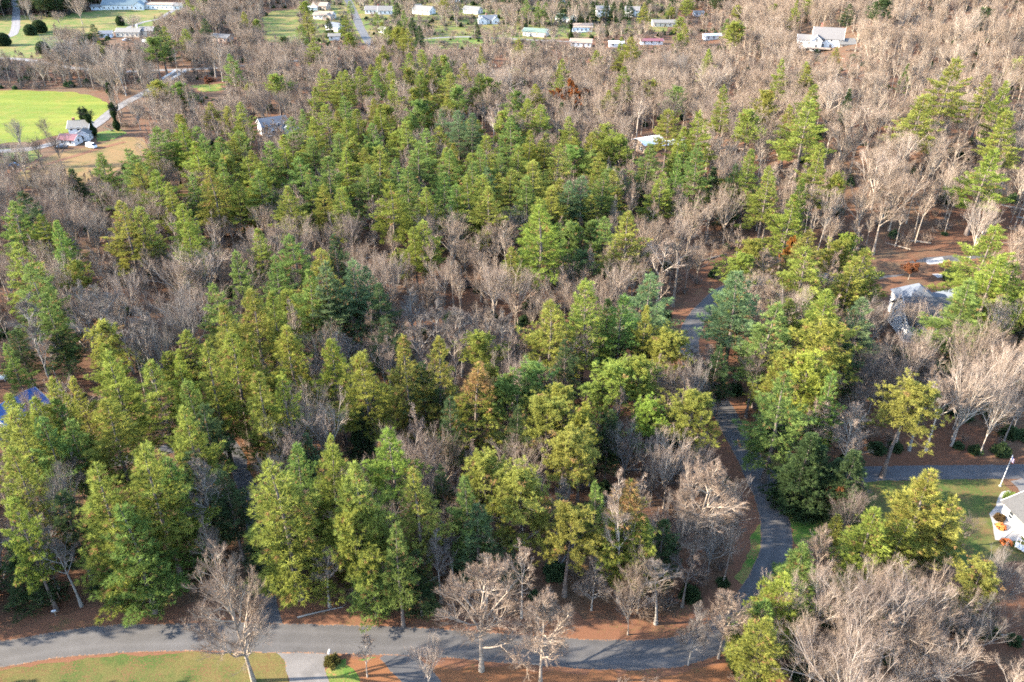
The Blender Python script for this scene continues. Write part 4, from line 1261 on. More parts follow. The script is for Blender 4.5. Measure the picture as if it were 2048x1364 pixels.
# x, y of the crown top in enlarged crops of the photograph, crown width, colour, kind (and height in metres)
CROPS = {
'A': (0, 0, """165,140,55,4,O,7 217,115,57,4,O,8 5,190,50,4,O,8 237,240,55,4,O,7 693,90,30,4,O,7
540,140,90,4,W,18 505,190,70,4,Y,15 575,240,55,2,W,13 915,150,120,4,W,26 885,215,90,1,Y,22 1190,110,75,4,W,20 1135,40,60,2,Y,16 1775,5,60,2,Y,15 1920,105,75,4,H,13
1660,212,110,4,Y,14 1760,210,55,2,Y,14 1500,110,40,2,Y,15 2005,90,50,4,H,14
920,465,130,3,Y,18 1045,475,90,1,Y,17 1610,430,110,2,Y,18 1470,480,60,3,Y,12 1660,440,60,3,Y,13 1900,400,130,2,W,21
905,745,180,1,W,24 1060,725,140,2,W,24 1150,740,110,1,W,22 1190,790,90,1,W,22 1290,800,140,1,W,22 1400,765,95,1,W,22 590,895,170,1,L,20 745,870,140,1,L,20 1130,830,180,2,W,24 900,1000,150,2,W,22 1220,970,170,3,T,25 990,1070,110,2,W,20 1110,1020,90,1,W,20
1440,920,150,2,W,23 1570,830,140,1,W,23 1660,790,130,2,W,23 1700,690,130,1,W,23 1770,640,80,1,W,22 1830,730,140,2,W,23 1910,610,130,2,W,23 1990,420,110,2,W,22 2010,560,110,1,W,22 1740,920,150,1,W,22 1810,990,120,1,W,22 1920,920,180,1,W,24 1990,780,120,1,W,22 1990,1100,110,2,W,22 2020,870,110,2,W,22 1510,1000,140,1,W,22 1690,1090,150,2,W,22
130,1120,190,4,W,24 55,1180,160,1,W,23 700,1180,180,3,W,26 810,1210,150,2,W,22 330,1290,120,2,W,19 1050,1190,160,2,W,23 420,990,110,4,H,14 230,1260,150,2,W,20 1290,930,100,1,W,22 1330,880,120,1,W,22"""),
'B': (680, 0, """1290,15,80,4,H,13 1340,10,80,4,H,14 1395,25,80,4,H,13 1440,20,80,4,H,14 1485,10,80,4,H,14 1560,5,80,4,H,14 1605,10,80,4,H,14 1650,15,80,4,H,14 1700,-5,80,4,H,14 330,15,100,4,H,13 372,60,90,1,W,15 345,125,130,4,H,14 420,105,130,4,H,15 465,150,110,4,H,13 300,150,90,4,H,12 800,130,50,4,H,10 510,140,45,4,O,7 215,70,55,1,W,12 60,5,60,2,W,13 1930,20,80,1,H,12 470,290,130,2,W,20 400,310,100,2,W,20 555,320,60,1,W,19 1040,225,115,3,W,17 1130,240,75,0,W,16 830,270,45,2,W,22 1710,215,120,3,W,23 1650,215,60,2,W,17 1300,345,75,3,W,20 1665,390,95,2,W,20 1285,440,85,2,W,18 1995,190,50,2,Y,15 1940,40,70,2,Y,12
210,415,75,1,W,21 110,390,90,2,W,21 300,365,85,2,W,22 540,390,85,3,W,21 640,425,130,3,W,21 800,430,95,1,W,21 30,410,95,2,W,21 460,440,80,1,W,19 240,610,200,2,W,23 100,640,120,2,W,21 480,580,140,1,Y,19 650,585,120,2,Y,17 600,640,90,0,W,20 690,645,140,0,W,22 770,665,110,0,W,22 1090,580,120,2,W,22 1170,615,150,2,W,22 1000,690,130,1,W,22 1100,760,110,2,W,22 390,705,130,2,W,22 500,755,120,1,W,22 185,720,100,1,W,22 20,690,110,2,W,22 860,790,140,2,W,23 815,850,100,1,W,22 1470,775,130,3,W,22 1560,715,100,2,Y,19 1640,780,150,2,Y,20 1930,640,150,3,W,22 2020,740,110,2,W,22 1800,840,210,1,L,22 1890,1010,130,2,W,21 2020,840,120,1,W,22
220,855,180,2,W,25 40,855,120,2,W,23 460,830,160,1,W,24 640,880,170,1,W,24 750,900,120,2,W,22 780,950,130,1,W,22 1050,855,120,2,W,22 850,980,110,0,W,22 1280,845,150,2,W,22 1200,780,100,3,W,21 1380,860,150,1,Y,19 1480,880,150,1,Y,19 1000,990,150,2,W,22 1130,940,180,2,W,23 290,1065,190,2,W,24 400,980,160,1,W,23 510,1095,130,2,W,21 750,1030,160,2,W,24 870,1095,180,2,W,24 1095,1030,140,1,W,23 1420,1035,190,0,W,23 1545,1015,160,1,W,23 1330,1060,160,0,W,22 1170,1170,150,2,W,22 600,1010,150,1,W,22 20,1090,110,2,W,21 1480,1290,130,1,Y,15 1360,1290,90,2,Y,16 150,960,130,1,W,22 330,930,130,1,W,22 1300,600,160,4,H,14 690,1080,140,1,W,21 930,900,110,1,W,21"""),
'C': (1348, 0, """360,115,110,2,Y,20 715,0,50,3,W,18 1230,-15,95,4,Y,20 955,280,75,3,L,11 635,345,75,2,W,20 775,360,65,2,W,15 1640,335,180,3,W,25 1465,560,200,3,W,22 1950,475,100,2,W,23 1965,640,150,2,W,22 815,490,120,2,T,20 800,580,190,2,W,24 300,500,100,2,T,22 560,530,100,3,Y,19 445,640,120,2,Y,20 690,610,110,3,T,20 160,650,150,2,W,23 150,840,150,1,L,22 450,875,120,2,W,22 565,975,150,2,W,21 850,840,140,2,W,23 960,1000,85,3,Y,16 755,1045,90,2,W,19 310,1040,75,3,Y,11 700,1140,160,2,W,21 1870,870,180,2,W,22 1830,40,80,4,Y,16 1030,20,60,4,W,14 240,980,90,4,H,14 360,960,120,4,L,17 1030,520,60,4,H,13 1370,370,50,1,W,12 1850,440,80,3,T,18 30,790,90,3,W,21 20,900,90,1,W,21 590,20,40,2,Y,12"""),
'D': (0, 450, """30,1000,200,2,W,23 190,1010,190,2,W,23 320,1010,200,1,W,23 310,-10,100,1,W,24 105,110,190,2,W,25 150,235,210,1,W,24 260,400,160,1,W,21 420,195,115,3,Y,19 1070,-10,130,2,W,24 1500,25,150,2,W,22 1700,55,170,1,W,22 1860,145,220,2,W,26 1780,265,190,1,W,24 1240,345,180,1,W,24 1270,470,200,3,W,26 1460,375,220,3,W,27 1580,395,170,2,W,25 1680,600,240,3,L,25 1940,680,190,3,W,24 640,740,210,2,W,26 1190,690,200,3,W,27 890,800,240,2,W,26 1030,765,150,2,W,25 1330,620,240,2,W,26 290,890,190,3,W,25 420,885,130,3,W,23 610,1030,260,3,W,25 60,1070,230,2,W,25 1060,1075,230,2,W,25 1500,865,230,2,W,25 1640,875,170,2,W,24 1190,1060,190,4,W,21 1780,1230,140,0,L,14 1930,1230,120,2,W,22 330,615,170,4,W,14 80,620,150,4,W,14 1900,215,190,0,W,25 1975,320,170,0,W,22 1600,180,140,1,W,22 1950,60,130,4,W,20 850,1280,200,2,W,24 240,1130,200,1,W,23 400,1150,190,1,W,22 30,690,100,1,W,16 820,680,110,4,H,7 1370,150,110,1,W,20 1450,640,150,2,W,25 1100,900,170,1,W,24"""),
'E': (680, 450, """150,250,170,0,W,22 70,200,170,0,W,25 210,340,170,4,W,22 270,545,170,4,W,19 480,-30,160,2,W,20 430,10,130,2,W,19 1175,-115,240,2,W,28 1340,-30,110,1,Y,18 1420,140,180,4,Y,16 1690,-70,190,2,W,24 1225,440,260,3,W,25 1440,320,230,2,W,27 1820,290,250,0,W,26 1660,410,200,1,W,25 1790,470,120,3,W,24 1905,585,200,3,Y,20 820,625,180,2,Y,17 370,650,190,3,W,27 560,650,200,3,W,27 120,750,260,3,W,25 480,800,200,4,W,22 800,815,310,3,X,24 1110,785,210,1,Y,20 990,865,170,1,Y,20 890,815,130,3,Y,21 1590,805,220,2,Y,20 1770,770,190,3,Y,21 1270,930,210,3,Y,21 1200,1005,240,3,Y,21 1420,1065,170,3,Y,21 1350,1170,240,3,Y,22 1820,1005,190,2,Y,18 1580,1085,150,4,W,17 280,1195,270,2,W,25 110,1065,120,4,H,13 30,0,110,3,Y,9 330,150,80,3,Y,10 1000,130,110,2,T,18 1560,430,150,1,W,22 1320,660,180,4,W,20 1040,1060,170,4,W,20 650,1010,170,4,W,19"""),
'F': (1348, 450, """490,75,140,3,Y,19 400,165,160,2,Y,18 390,270,310,0,W,27 590,455,260,1,W,25 790,30,170,3,W,22 770,130,240,2,W,23 960,80,120,3,Y,18 1040,45,100,2,Y,19 1120,140,230,3,W,23 1060,190,160,3,W,21 910,380,240,2,W,23 900,530,290,3,Y,25 1120,430,210,0,W,22 1730,320,270,1,L,23 1880,10,250,2,W,26 1900,190,260,2,W,24 2000,220,160,2,W,23 110,975,280,3,Y,19 1400,885,230,3,Y,23 660,860,260,1,W,24 820,720,240,3,Y,23 950,860,140,1,W,22 620,1040,170,4,W,15 1010,690,200,4,W,18 260,700,150,4,W,18 870,800,170,2,W,22 1640,250,130,4,O,4 330,270,120,1,W,22"""),
'G': (0, 898, """60,-10,220,2,W,26 560,105,330,2,L,27 830,-15,330,2,W,28 960,60,230,1,L,24 1600,85,370,2,L,27 1920,-20,270,2,L,26 80,540,270,4,L,13 50,290,190,2,W,24 350,260,230,4,W,18 1120,20,260,4,W,22 1300,120,190,4,W,19 700,330,300,1,L,22 1500,420,170,4,L,12 1720,-20,200,1,W,23"""),
'H': (680, 898, """100,90,260,2,W,27 420,105,240,3,T,27 90,345,220,3,Y,22 170,620,300,1,L,13 590,95,130,4,L,18 840,30,240,3,Y,22 740,165,180,1,W,22 790,320,230,0,W,19 1070,80,290,3,Y,23 1340,320,250,3,Y,20 1690,170,240,2,X,25 1500,190,150,1,W,21 1000,570,100,0,L,9 450,600,170,4,L,14 1900,420,190,4,W,15 1760,380,220,2,W,19 30,180,180,2,W,24 310,450,180,1,W,20"""),
'I': (1348, 898, """800,-90,230,4,H,17 870,-20,180,4,H,14 1060,10,200,4,H,15 960,60,140,4,H,12 1510,130,400,3,L,22 1640,260,220,3,W,19 1190,360,340,2,L,18 1350,420,220,2,L,15 760,560,260,1,L,15 650,745,260,2,L,15 540,890,210,1,L,13 1820,660,210,3,Y,14 960,380,100,3,W,9"""),
}
PINES = []
rngp = np.random.default_rng(7)
for key, (x0, y0, txt) in CROPS.items():
    for tk in txt.split():
        a = tk.split(',')
        u, v, w = x0 + float(a[0]) / 2.9257, y0 + float(a[1]) / 2.9257, float(a[2]) / 2.9257
        hue, kind = int(a[3]), a[4]
        hh = float(a[5]) * rngp.uniform(0.96, 1.04) * (1.18 if key == 'C' else 1.0)
        p = at(u, v, hh)
        dep = proj(p.x, p.y, p.z + hh * 0.6)[2]
        wid = w / FPX * dep * (1.50 + 0.06 * (v < 500))
        tint = np.array(HUE[hue]) * rngp.uniform(0.88, 1.12) * (1 + rngp.normal(size=3) * 0.04)
        PINES.append(dict(u=u, v=v, p=p, h=hh, w=wid, hue=hue, kind=kind, tint=tuple(tint)))

# evergreens just outside the left edge of the photograph, whose shade falls on the road
for (u, v) in ((-60, 1215), (-95, 1150), (-120, 1240), (-190, 1190), (-250, 1450), (-330, 1440), (-260, 1530), (-400, 1470), (-300, 1270), (-95, 1455), (-190, 1440)):
    PINES.append(dict(u=u, v=v, p=at(u, v), h=24 * rngp.uniform(0.9, 1.1), w=9.5, hue=1, kind='L', tint=HUE[1], fill=True))
# bare trees placed one by one: top pixel of the crop, crown width, bark tint, form, height
BCROPS = {
'G': (0, 898, """1265,520,500,t,o,28 1115,55,270,g,b,23 205,120,350,g,s,20 1870,570,230,g,b,13 300,480,260,g,b,16 130,330,260,g,b,18 250,640,170,r,y,9"""),
'H': (680, 898, """810,690,560,t,o,21 1190,810,400,t,o,20 120,1060,140,p,y,10 495,1120,240,p,s,11 650,440,260,g,b,15 1495,620,220,g,o,12 1790,550,390,t,s,15 1300,180,180,g,o,19 560,460,170,g,b,16 1900,640,260,g,b,14 1720,760,300,t,s,12 1700,150,200,p,b,26"""),
'I': (1348, 898, """200,45,460,t,o,23 905,430,240,t,o,15 145,905,190,g,o,13 345,805,280,t,o,15 930,670,420,p,s,17 1430,740,470,p,s,17 1620,720,360,t,s,16 1200,760,330,t,s,15 1700,1090,480,p,s,13 1250,690,250,t,s,16 1990,590,260,g,s,15 1080,165,170,g,o,10 700,760,300,p,s,15 1100,900,330,p,s,15 1500,930,380,t,s,15 1300,1000,300,p,b,14 1850,900,300,g,s,13 780,990,280,p,s,13 1000,1130,330,t,s,13 1420,1150,330,p,s,12 560,1010,220,t,s,12 1950,860,240,d,s,12 260,380,300,g,s,14 60,330,260,g,s,15 1760,390,160,d,s,7 1480,650,230,d,s,9 340,160,300,g,s,15 100,600,250,d,b,12"""),
'F': (1348, 450, """700,335,280,p,s,20 1820,745,380,p,s,22 1850,540,420,t,s,20 1510,900,230,g,b,17 1630,850,250,p,b,19 1140,700,380,d,s,17 880,985,230,p,o,17 1090,1050,260,p,o,17 500,700,230,d,b,18 295,835,120,r,o,12 90,740,230,t,b,15 130,700,220,t,b,14 195,770,220,g,b,14 240,700,180,t,b,13 170,860,180,t,o,11 1450,400,300,p,s,13 1230,400,220,g,s,15 120,800,260,g,s,17 180,690,180,t,b,16 620,330,240,t,b,19 1330,790,210,t,s,16 1960,900,260,p,s,18 2010,680,200,p,s,20 1990,400,200,p,s,20 1130,430,250,p,s,17 1480,700,220,d,s,14 560,130,220,t,b,18"""),
'D': (0, 450, """1130,90,330,p,s,20 700,240,230,p,s,19 1050,365,360,g,s,22 1640,1080,260,g,s,19 1850,975,340,p,s,20 530,430,260,g,b,22 780,500,260,g,b,21 890,560,260,g,s,20 240,650,140,p,b,14 160,560,140,g,b,20 150,950,260,t,s,13 1980,620,230,g,b,17 950,1060,170,p,b,17 580,330,230,g,b,21 120,420,230,g,b,20 430,330,190,g,b,21"""),
'E': (680, 450, """420,380,230,g,b,19 700,480,260,g,o,18 560,460,230,g,b,18 950,520,240,g,o,18 890,210,240,p,s,18 270,140,230,p,s,18 600,200,190,p,s,13 600,1200,300,t,s,15 60,630,170,g,b,17 460,540,220,g,b,17 1290,760,230,d,b,16 1950,830,250,t,s,15 1700,1160,260,g,s,16 1950,1220,300,p,s,17 1860,1260,260,g,s,15 1900,50,260,p,b,21 2000,20,220,t,b,22 1640,200,220,p,s,17 820,60,200,t,b,19"""),
'C': (1348, 0, """220,345,240,p,s,23 950,420,240,p,s,21 60,290,200,g,s,21 1200,580,220,p,s,17 1060,600,180,p,s,16 1380,740,260,p,s,19 1590,770,210,p,s,18 1690,760,190,t,b,22 1360,960,320,t,s,21 1240,880,280,p,s,19 830,1050,220,p,s,17 940,1080,170,p,s,17 1950,60,170,t,s,24 1750,30,170,p,s,22 570,1100,160,t,b,18 480,420,200,t,b,19 1850,1150,230,p,s,20 1260,1110,190,t,b,20 50,1230,230,p,s,17 940,660,150,p,b,15"""),
'A': (0, 0, """660,240,260,p,s,26 340,190,300,g,s,24 580,330,190,t,s,22 440,-25,140,t,s,19 330,62,85,t,s,11 200,80,80,t,s,11 70,690,110,g,s,14 300,760,130,d,s,14 250,930,220,t,s,15 1215,190,110,p,b,23 1255,200,90,p,b,24 810,200,190,g,s,22 180,780,110,d,s,13 760,80,150,p,s,13 240,680,110,d,s,11 1770,240,90,p,b,18 1600,690,150,t,b,17 1540,720,130,t,b,16 1650,745,120,t,b,15 1690,620,130,t,b,17"""),
'B': (680, 0, """1390,20,70,p,s,15 580,10,70,t,s,13 460,70,60,t,s,12 1350,30,60,p,s,17 1240,15,90,t,s,17 960,360,200,p,s,22 900,590,220,p,b,22 1760,520,90,p,b,22 550,730,160,g,s,15 230,190,140,p,s,14 1650,1000,100,g,b,15 720,420,110,t,b,20"""),
}
BARE = []
for key, (x0, y0, txt) in BCROPS.items():
    for tk in txt.split():
        a = tk.split(',')
        u, v, w = x0 + float(a[0]) / 2.9257, y0 + float(a[1]) / 2.9257, float(a[2]) / 2.9257
        hh = float(a[5])
        p = at(u, v, hh)
        dep = proj(p.x, p.y, p.z + hh * 0.6)[2]
        tint = np.array(BT[a[3]]) * rngp.uniform(0.93, 1.07)
        BARE.append(dict(u=u, v=v, p=p, h=hh, w=w / FPX * dep, bt=a[3], kind=a[4], tint=tuple(tint), hand=True))
# rust-leaved and other leafy ones
for (u, v, hh, w, t, k) in ((1680, 955, 9, 150 / 2.93, (0.17, 0.065, 0.035), 'r'), (1828, 520, 6, 34, (0.20, 0.07, 0.04), 'r'), (1598, 470, 15, 60, (0.20, 0.075, 0.02), 'r'), (205, 640, 10, 40, (0.2, 0.075, 0.035), 'r'),
                             (1145, 158, 18, 92, (0.20, 0.058, 0.022), 'r'), (222, 206, 12, 20, (0.02, 0.045, 0.02), 'i'), (172, 212, 13, 24, (0.02, 0.045, 0.02), 'i'), (158, 214, 12, 20, (0.02, 0.045, 0.02), 'i'), (1143, 36, 14, 14, (0.03, 0.055, 0.02), 'i'), (214, 160, 15, 20, (0.02, 0.045, 0.02), 'i'), (1215, 40, 11, 20, (0.03, 0.055, 0.02), 'i'), (1896, 520, 3.6, 50, (0.26, 0.10, 0.05), 'r'), (415, 150, 7, 34, (0.16, 0.06, 0.045), 'r')):
    p = at(u, v, hh)
    dep = proj(p.x, p.y, p.z + hh * 0.6)[2]
    BARE.append(dict(u=u, v=v, p=p, h=hh, w=w / FPX * dep, bt='r' if k == 'r' else 'd', kind=k, tint=t, hand=True))

# ---- keep-clear points of the photograph and treeless ground
def grid(x0, y0, x1, y1, s=24):
    return [(x, y) for x in np.arange(x0, x1 + 1, s) for y in np.arange(y0, y1 + 1, s)]
CLEAR = [(1500, 1190), (1522, 1172), (1540, 1150), (1552, 1120), (1556, 1080), (1550, 1040), (1540, 1000), (1524, 970), (1512, 945), (1490, 905), (1470, 868), (1455, 845), (1378, 650), (1390, 635), (1405, 620), (1425, 600), (1400, 575), (1385, 600), (1430, 560),
         (1580, 965), (1565, 925), (1540, 920), (1590, 1020), (1600, 1060), (1560, 895)]
CLEAR += [(x, 945) for x in range(1745, 2060, 24)] + grid(1760, 975, 1800, 1010) + grid(1935, 960, 2048, 1110, 22)
CLEAR += grid(1785, 560, 1910, 650, 18) + grid(1770, 505, 1930, 550, 18) + grid(1612, 52, 1712, 105, 12) + grid(1272, 255, 1345, 292, 12) + grid(515, 236, 575, 256, 10)
CLEAR += grid(140, 232, 195, 268, 12) + grid(100, 285, 260, 330, 16) + grid(0, 185, 205, 285, 18) + [(200, 238), (220, 222), (245, 205), (270, 192), (300, 176), (325, 160), (345, 150), (365, 140), (400, 138), (320, 140), (240, 270), (230, 262)]
CLEAR += [(695, 5), (703, 20), (712, 38), (722, 60), (732, 78)] + grid(40, 766, 78, 785, 12) + grid(0, 735, 150, 765, 18) + grid(0, 30, 70, 110, 14) + grid(70, 60, 100, 90, 14) + grid(130, 28, 300, 55, 12) + grid(205, 2, 350, 24, 10)
CLEAR += grid(0, 1175, 350, 1364, 24) + grid(350, 1240, 860, 1364, 24) + grid(550, 1212, 860, 1240, 18) + grid(1130, 1258, 1420, 1364, 22) + [(530, 1190), (535, 1215), (525, 1150), (484, 960), (476, 925), (468, 900), (462, 865), (455, 835), (490, 985)]
CLEAR += grid(205, 58, 300, 84, 12) + grid(430, 72, 460, 82, 9) + grid(626, 10, 690, 66, 11) + grid(735, 15, 790, 40, 11) + grid(832, 12, 870, 30, 9) + grid(930, 12, 962, 28, 8) + grid(960, 32, 992, 54, 8) + grid(1050, 54, 1094, 76, 9) + grid(1118, 24, 1142, 42, 8) + grid(1145, 50, 1182, 64, 8) + grid(1192, 14, 1216, 34, 8) + grid(1252, 14, 1280, 34, 8) + grid(1306, 40, 1346, 56, 8) + grid(1385, 22, 1402, 36, 7) + grid(1410, 68, 1440, 84, 8) + grid(1285, 78, 1340, 90, 9) + grid(1215, 84, 1250, 94, 8) + grid(1148, 78, 1185, 92, 9)
CLEAR += grid(530, 28, 596, 76, 14) + grid(845, 80, 960, 90, 14) + grid(870, 42, 930, 60, 12) + grid(395, 170, 436, 180, 10) + [(1885, 1000), (1870, 1020)]
CLEAR = np.array(CLEAR, float)
NOTREE = [[(-500, 178), (200, 180), (230, 215), (270, 180), (320, 160), (330, 175), (235, 235), (215, 265), (300, 262), (310, 310), (180, 375), (20, 372), (-10, 345), (60, 330), (60, 290), (-500, 296)],
          [(-500, 46), (60, 40), (150, 30), (205, 14), (380, -4), (380, 20), (300, 62), (225, 66), (120, 92), (98, 122), (-500, 122)],
          [(525, 20), (598, 14), (604, 60), (592, 88), (526, 88)], [(370, 165), (450, 165), (455, 188), (380, 190)],
          [(-45, 1190), (350, 1190), (520, 1215), (870, 1215), (1180, 1262), (1340, 1268), (1440, 1225), (1520, 1195), (1475, 1262), (1430, 1330), (1470, 1500), (900, 1600), (-45, 1600)],
          [(1570, 985), (1740, 962), (2200, 935), (2300, 1130), (1960, 1130), (1820, 1050), (1700, 1040), (1620, 1100), (1580, 1090)], [(1505, 890), (1600, 920), (1600, 960), (1520, 940)],
          [(1770, 500), (1960, 480), (1960, 700), (1760, 700)], [(-60, 720), (140, 730), (140, 800), (-60, 800)]]
SPARSE = [([(598, -60), (1480, -60), (1484, 60), (1400, 92), (1150, 96), (960, 100), (740, 96), (600, 90)], 0.55, 0.06),
          ([(0, 118), (205, 122), (205, 182), (-200, 182), (-200, 122)], 0.9, 0.0),
          ([(280, 270), (480, 230), (640, 160), (850, 120), (1000, 200), (1100, 280), (1240, 350), (1230, 450), (1100, 460), (950, 430), (800, 500), (600, 470), (380, 440), (200, 370)], 0.45, 0.15),
          ([(0, 1200), (0, 850), (150, 700), (380, 720), (400, 620), (480, 560), (680, 520), (740, 650), (690, 760), (560, 860), (480, 900), (480, 1200)], 0.42, 0.09),
          ([(480, 1210), (480, 900), (640, 690), (900, 720), (1350, 700), (1420, 820), (1280, 900), (1300, 1210)], 0.62, 0.03)]
rb = np.random.default_rng(99)
def road_near(x, y, m):
    for P, hw in ROADS_NP:
        if ((P[:, 0] - x) ** 2 + (P[:, 1] - y) ** 2).min() < (hw + m) ** 2:
            return True
    return False
ROADS_NP = [(np.array(P), hw) for P, hw in ROADS]
HP = np.array([(q['p'].x, q['p'].y) for q in PINES + BARE])
FILL_B, FILL_P, UNDER = [], [], []
CELL = 6.2
for yy in np.arange(18, 1080, CELL):
    half = 90 + 0.72 * yy + 40
    for xx in np.arange(-half, half, CELL):
        x, y = xx + rb.uniform(-3.1, 3.1), yy + rb.uniform(-3.1, 3.1)
        rr = rb.random(8)
        z = hz(x, y)
        u, v, dep = proj(x, y, z)
        if v > 1900 or dep < 10:
            continue
        if any(in_poly(u, v, q) for q in NOTREE):
            continue
        if any((x - hx) ** 2 + (y - hy) ** 2 < hr * hr for hx, hy, hr in HOUSES):
            continue
        if road_near(x, y, 2.6):
            continue
        hh = 11.5 + 7.5 * rr[0]
        uc, vc, _ = proj(x, y, z + hh * 0.62)
        dens, pd = 0.84, 0.014
        if u > 1500 and v > 1120: dens = 0.4
        elif uc > 1250 and vc < 520: dens = 0.80
        for poly, d_, p_ in SPARSE:
            if in_poly(uc, vc, poly):
                dens, pd = d_, p_
                break
        if v < -3 and u < 600: pd, dens = 0.6, 0.3          # dark woods beyond the lawns at the top left
        if -100 < v < 46 and u < 215: pd, dens = 0.75, 0.2
        cr = 3.2 / dep * FPX
        ch = hh * 0.42 / dep * FPX * CT
        def hidden_clear(rx, ry, cy):
            return (((CLEAR[:, 0] - uc) / rx) ** 2 + ((CLEAR[:, 1] - cy) / ry) ** 2).min() < 1
        near = ((HP[:, 0] - x) ** 2 + (HP[:, 1] - y) ** 2).min()
        lo, vlo, _ = proj(x, y, z + 1.2)
        if rr[1] < 0.85 and not hidden_clear(1.6 / dep * FPX, 1.6 / dep * FPX, vlo):
            UNDER.append((x, y, z, rr))
            x2, y2 = x + 2.9 * math.cos(rr[7] * 6.28), y + 2.9 * math.sin(rr[7] * 6.28)
            UNDER.append((x2, y2, hz(x2, y2), rb.random(8)))
        if rr[2] < pd and near > 9 and not hidden_clear(cr, ch * 1.5, vc):
            FILL_P.append((x, y, z, hh + 3, dep, u, v, rr))
        elif u < 10 and v > 1130: pass
        elif rr[2] < pd + dens and near > 4 and not hidden_clear(cr * 0.9, ch, vc):
            FILL_B.append((x, y, z, hh, dep, uc, vc, rr))

for (x, y, z, hh, dep, u, v, rr) in FILL_B:
    if v < 700: t = np.array((1.14, 1.03, 0.90)) if rr[3] < 0.65 else np.array((1.25, 1.18, 1.07))  # upper woods get brighter, warmer bark: fuller sunlight put into the tint
    else: t = np.array((1.02, 0.96, 0.92)) if rr[3] < 0.6 else np.array((1.25, 1.18, 1.1))
    if rr[3] > 0.93: t = np.array((0.72, 0.66, 0.63))
    t = t * (0.88 + 0.24 * rr[4])
    kind = 'b' if rr[5] < 0.56 else 's' if rr[5] < 0.86 else 'y'
    if kind == 'y': hh = hh * 0.6
    if v < 100 and 600 < u < 1480: hh = hh * 0.75
    BARE.append(dict(u=u, v=v, p=Vector((x, y, z)), h=hh, w=None, bt='d' if rr[3] > 0.93 else ('t' if rr[3] < 0.6 else 'p'), kind=kind, tint=tuple(t), hand=False, dep=dep))
for (x, y, z, hh, dep, u, v, rr) in FILL_P:
    hue = 4 if v < 40 else int([2, 2, 3, 3, 1][int(rr[3] * 5) % 5])
    PINES.append(dict(u=u, v=v, p=Vector((x, y, z)), h=hh, w=8.5 + 3.5 * rr[6], hue=hue, kind='W' if rr[4] < 0.8 else 'Y', tint=tuple(np.array(HUE[hue]) * (0.88 + 0.24 * rr[5])), fill=True))

# ---- which stand alone, which belong to the far mass
def in_frame(q):
    u, v, d = proj(q['p'].x, q['p'].y, q['p'].z + q['h'] * 0.65)
    return -10 < u < 2058 and -20 < v < 1380, u, v, d
def split(lst, n, free):
    solo, mass, extra = [], [], []
    for q in lst:
        ok, q['cu'], q['cv'], q['dep'] = in_frame(q)
        (extra if ok and q['kind'] in free else solo if ok else mass).append(q)
    solo.sort(key=lambda q: (not q.get('hand', not q.get('fill', False)), q['dep'] / q['h']))
    return extra + solo[:n], solo[n:] + mass

soloP, massP = split(PINES, 298, 'HO')
soloB, massB = split(BARE, 298, 'ri')

LAND = [("the blue-roofed building", 45, 790), ("the left driveway mouth", 535, 1235), ("the upper road bend", 1400, 620), ("the lower road bend", 1552, 1080), ("the tall grey house", 1840, 605),
        ("the shiny-roofed cabin", 1305, 275), ("the white hillside house", 1655, 80), ("the woodland white house", 548, 248), ("the old farmhouse", 165, 255), ("the valley bridge", 345, 150),
        ("the flagpole", 2008, 950), ("the curved patio", 2000, 1040), ("the grass triangle", 1550, 925), ("the gravel driveway", 615, 1335), ("the green hay field", 100, 225), ("the teal-roofed hall", 255, 14),
        ("the valley street", 715, 40), ("the green-striped garage", 1072, 67), ("the long beige house", 1328, 50), ("the brown-topped pine", 955, 790), ("the orange-leaved tree", 1145, 190),
        ("the big oval bare tree", 445, 1170), ("the leafy driveway bend", 480, 940), ("the pale concrete driveway", 1875, 535), ("the farm road", 240, 210), ("the black mailbox", 1540, 932),
        ("the white gabled house", 976, 44), ("the red-roofed shed", 1310, 86), ("the tan slope", 180, 320), ("the roadside spreading tree", 955, 1210)]
SECT = ["right of", "to the lower right of", "below", "to the lower left of", "left of", "to the upper left of", "above", "to the upper right of"]
ORD = ["nearest", "second", "third", "fourth", "fifth", "sixth", "seventh", "eighth", "ninth", "tenth", "eleventh", "twelfth"]
def label_all(lst, noun, look):
    for q in lst:
        q['rel'] = []
        for n, lx, ly in LAND:
            dx, dy = q['cu'] - lx, q['cv'] - ly
            q['rel'].append((math.hypot(dx, dy), int(round(math.atan2(dy, dx) / (math.pi / 4))) % 8, n))
    used = set()
    for q in lst:
        best = None
        for k in sorted(range(len(LAND)), key=lambda i: q['rel'][i][0])[:7]:
            d, s, n = q['rel'][k]
            rank = sum(1 for o in lst if o['nk'] == q['nk'] and o['rel'][k][1] == s and o['rel'][k][0] < d)
            if rank < 12 and (best is None or rank < best[0]):
                if (q['nk'], rank, s, n) not in used:
                    best = (rank, s, n)
        if best is None:
            d, s, n = min(q['rel'])
            best = (11, s, n)
        used.add((q['nk'],) + best)
        q['label'] = "%s, %s one %s %s" % (look(q), ORD[best[0]], SECT[best[1]], best[2])
        if len(q['label'].replace("-", " ").split()) > 16:
            q['label'] = q['label'].replace(" one ", " ").replace("bare tree,", "tree,", 1)

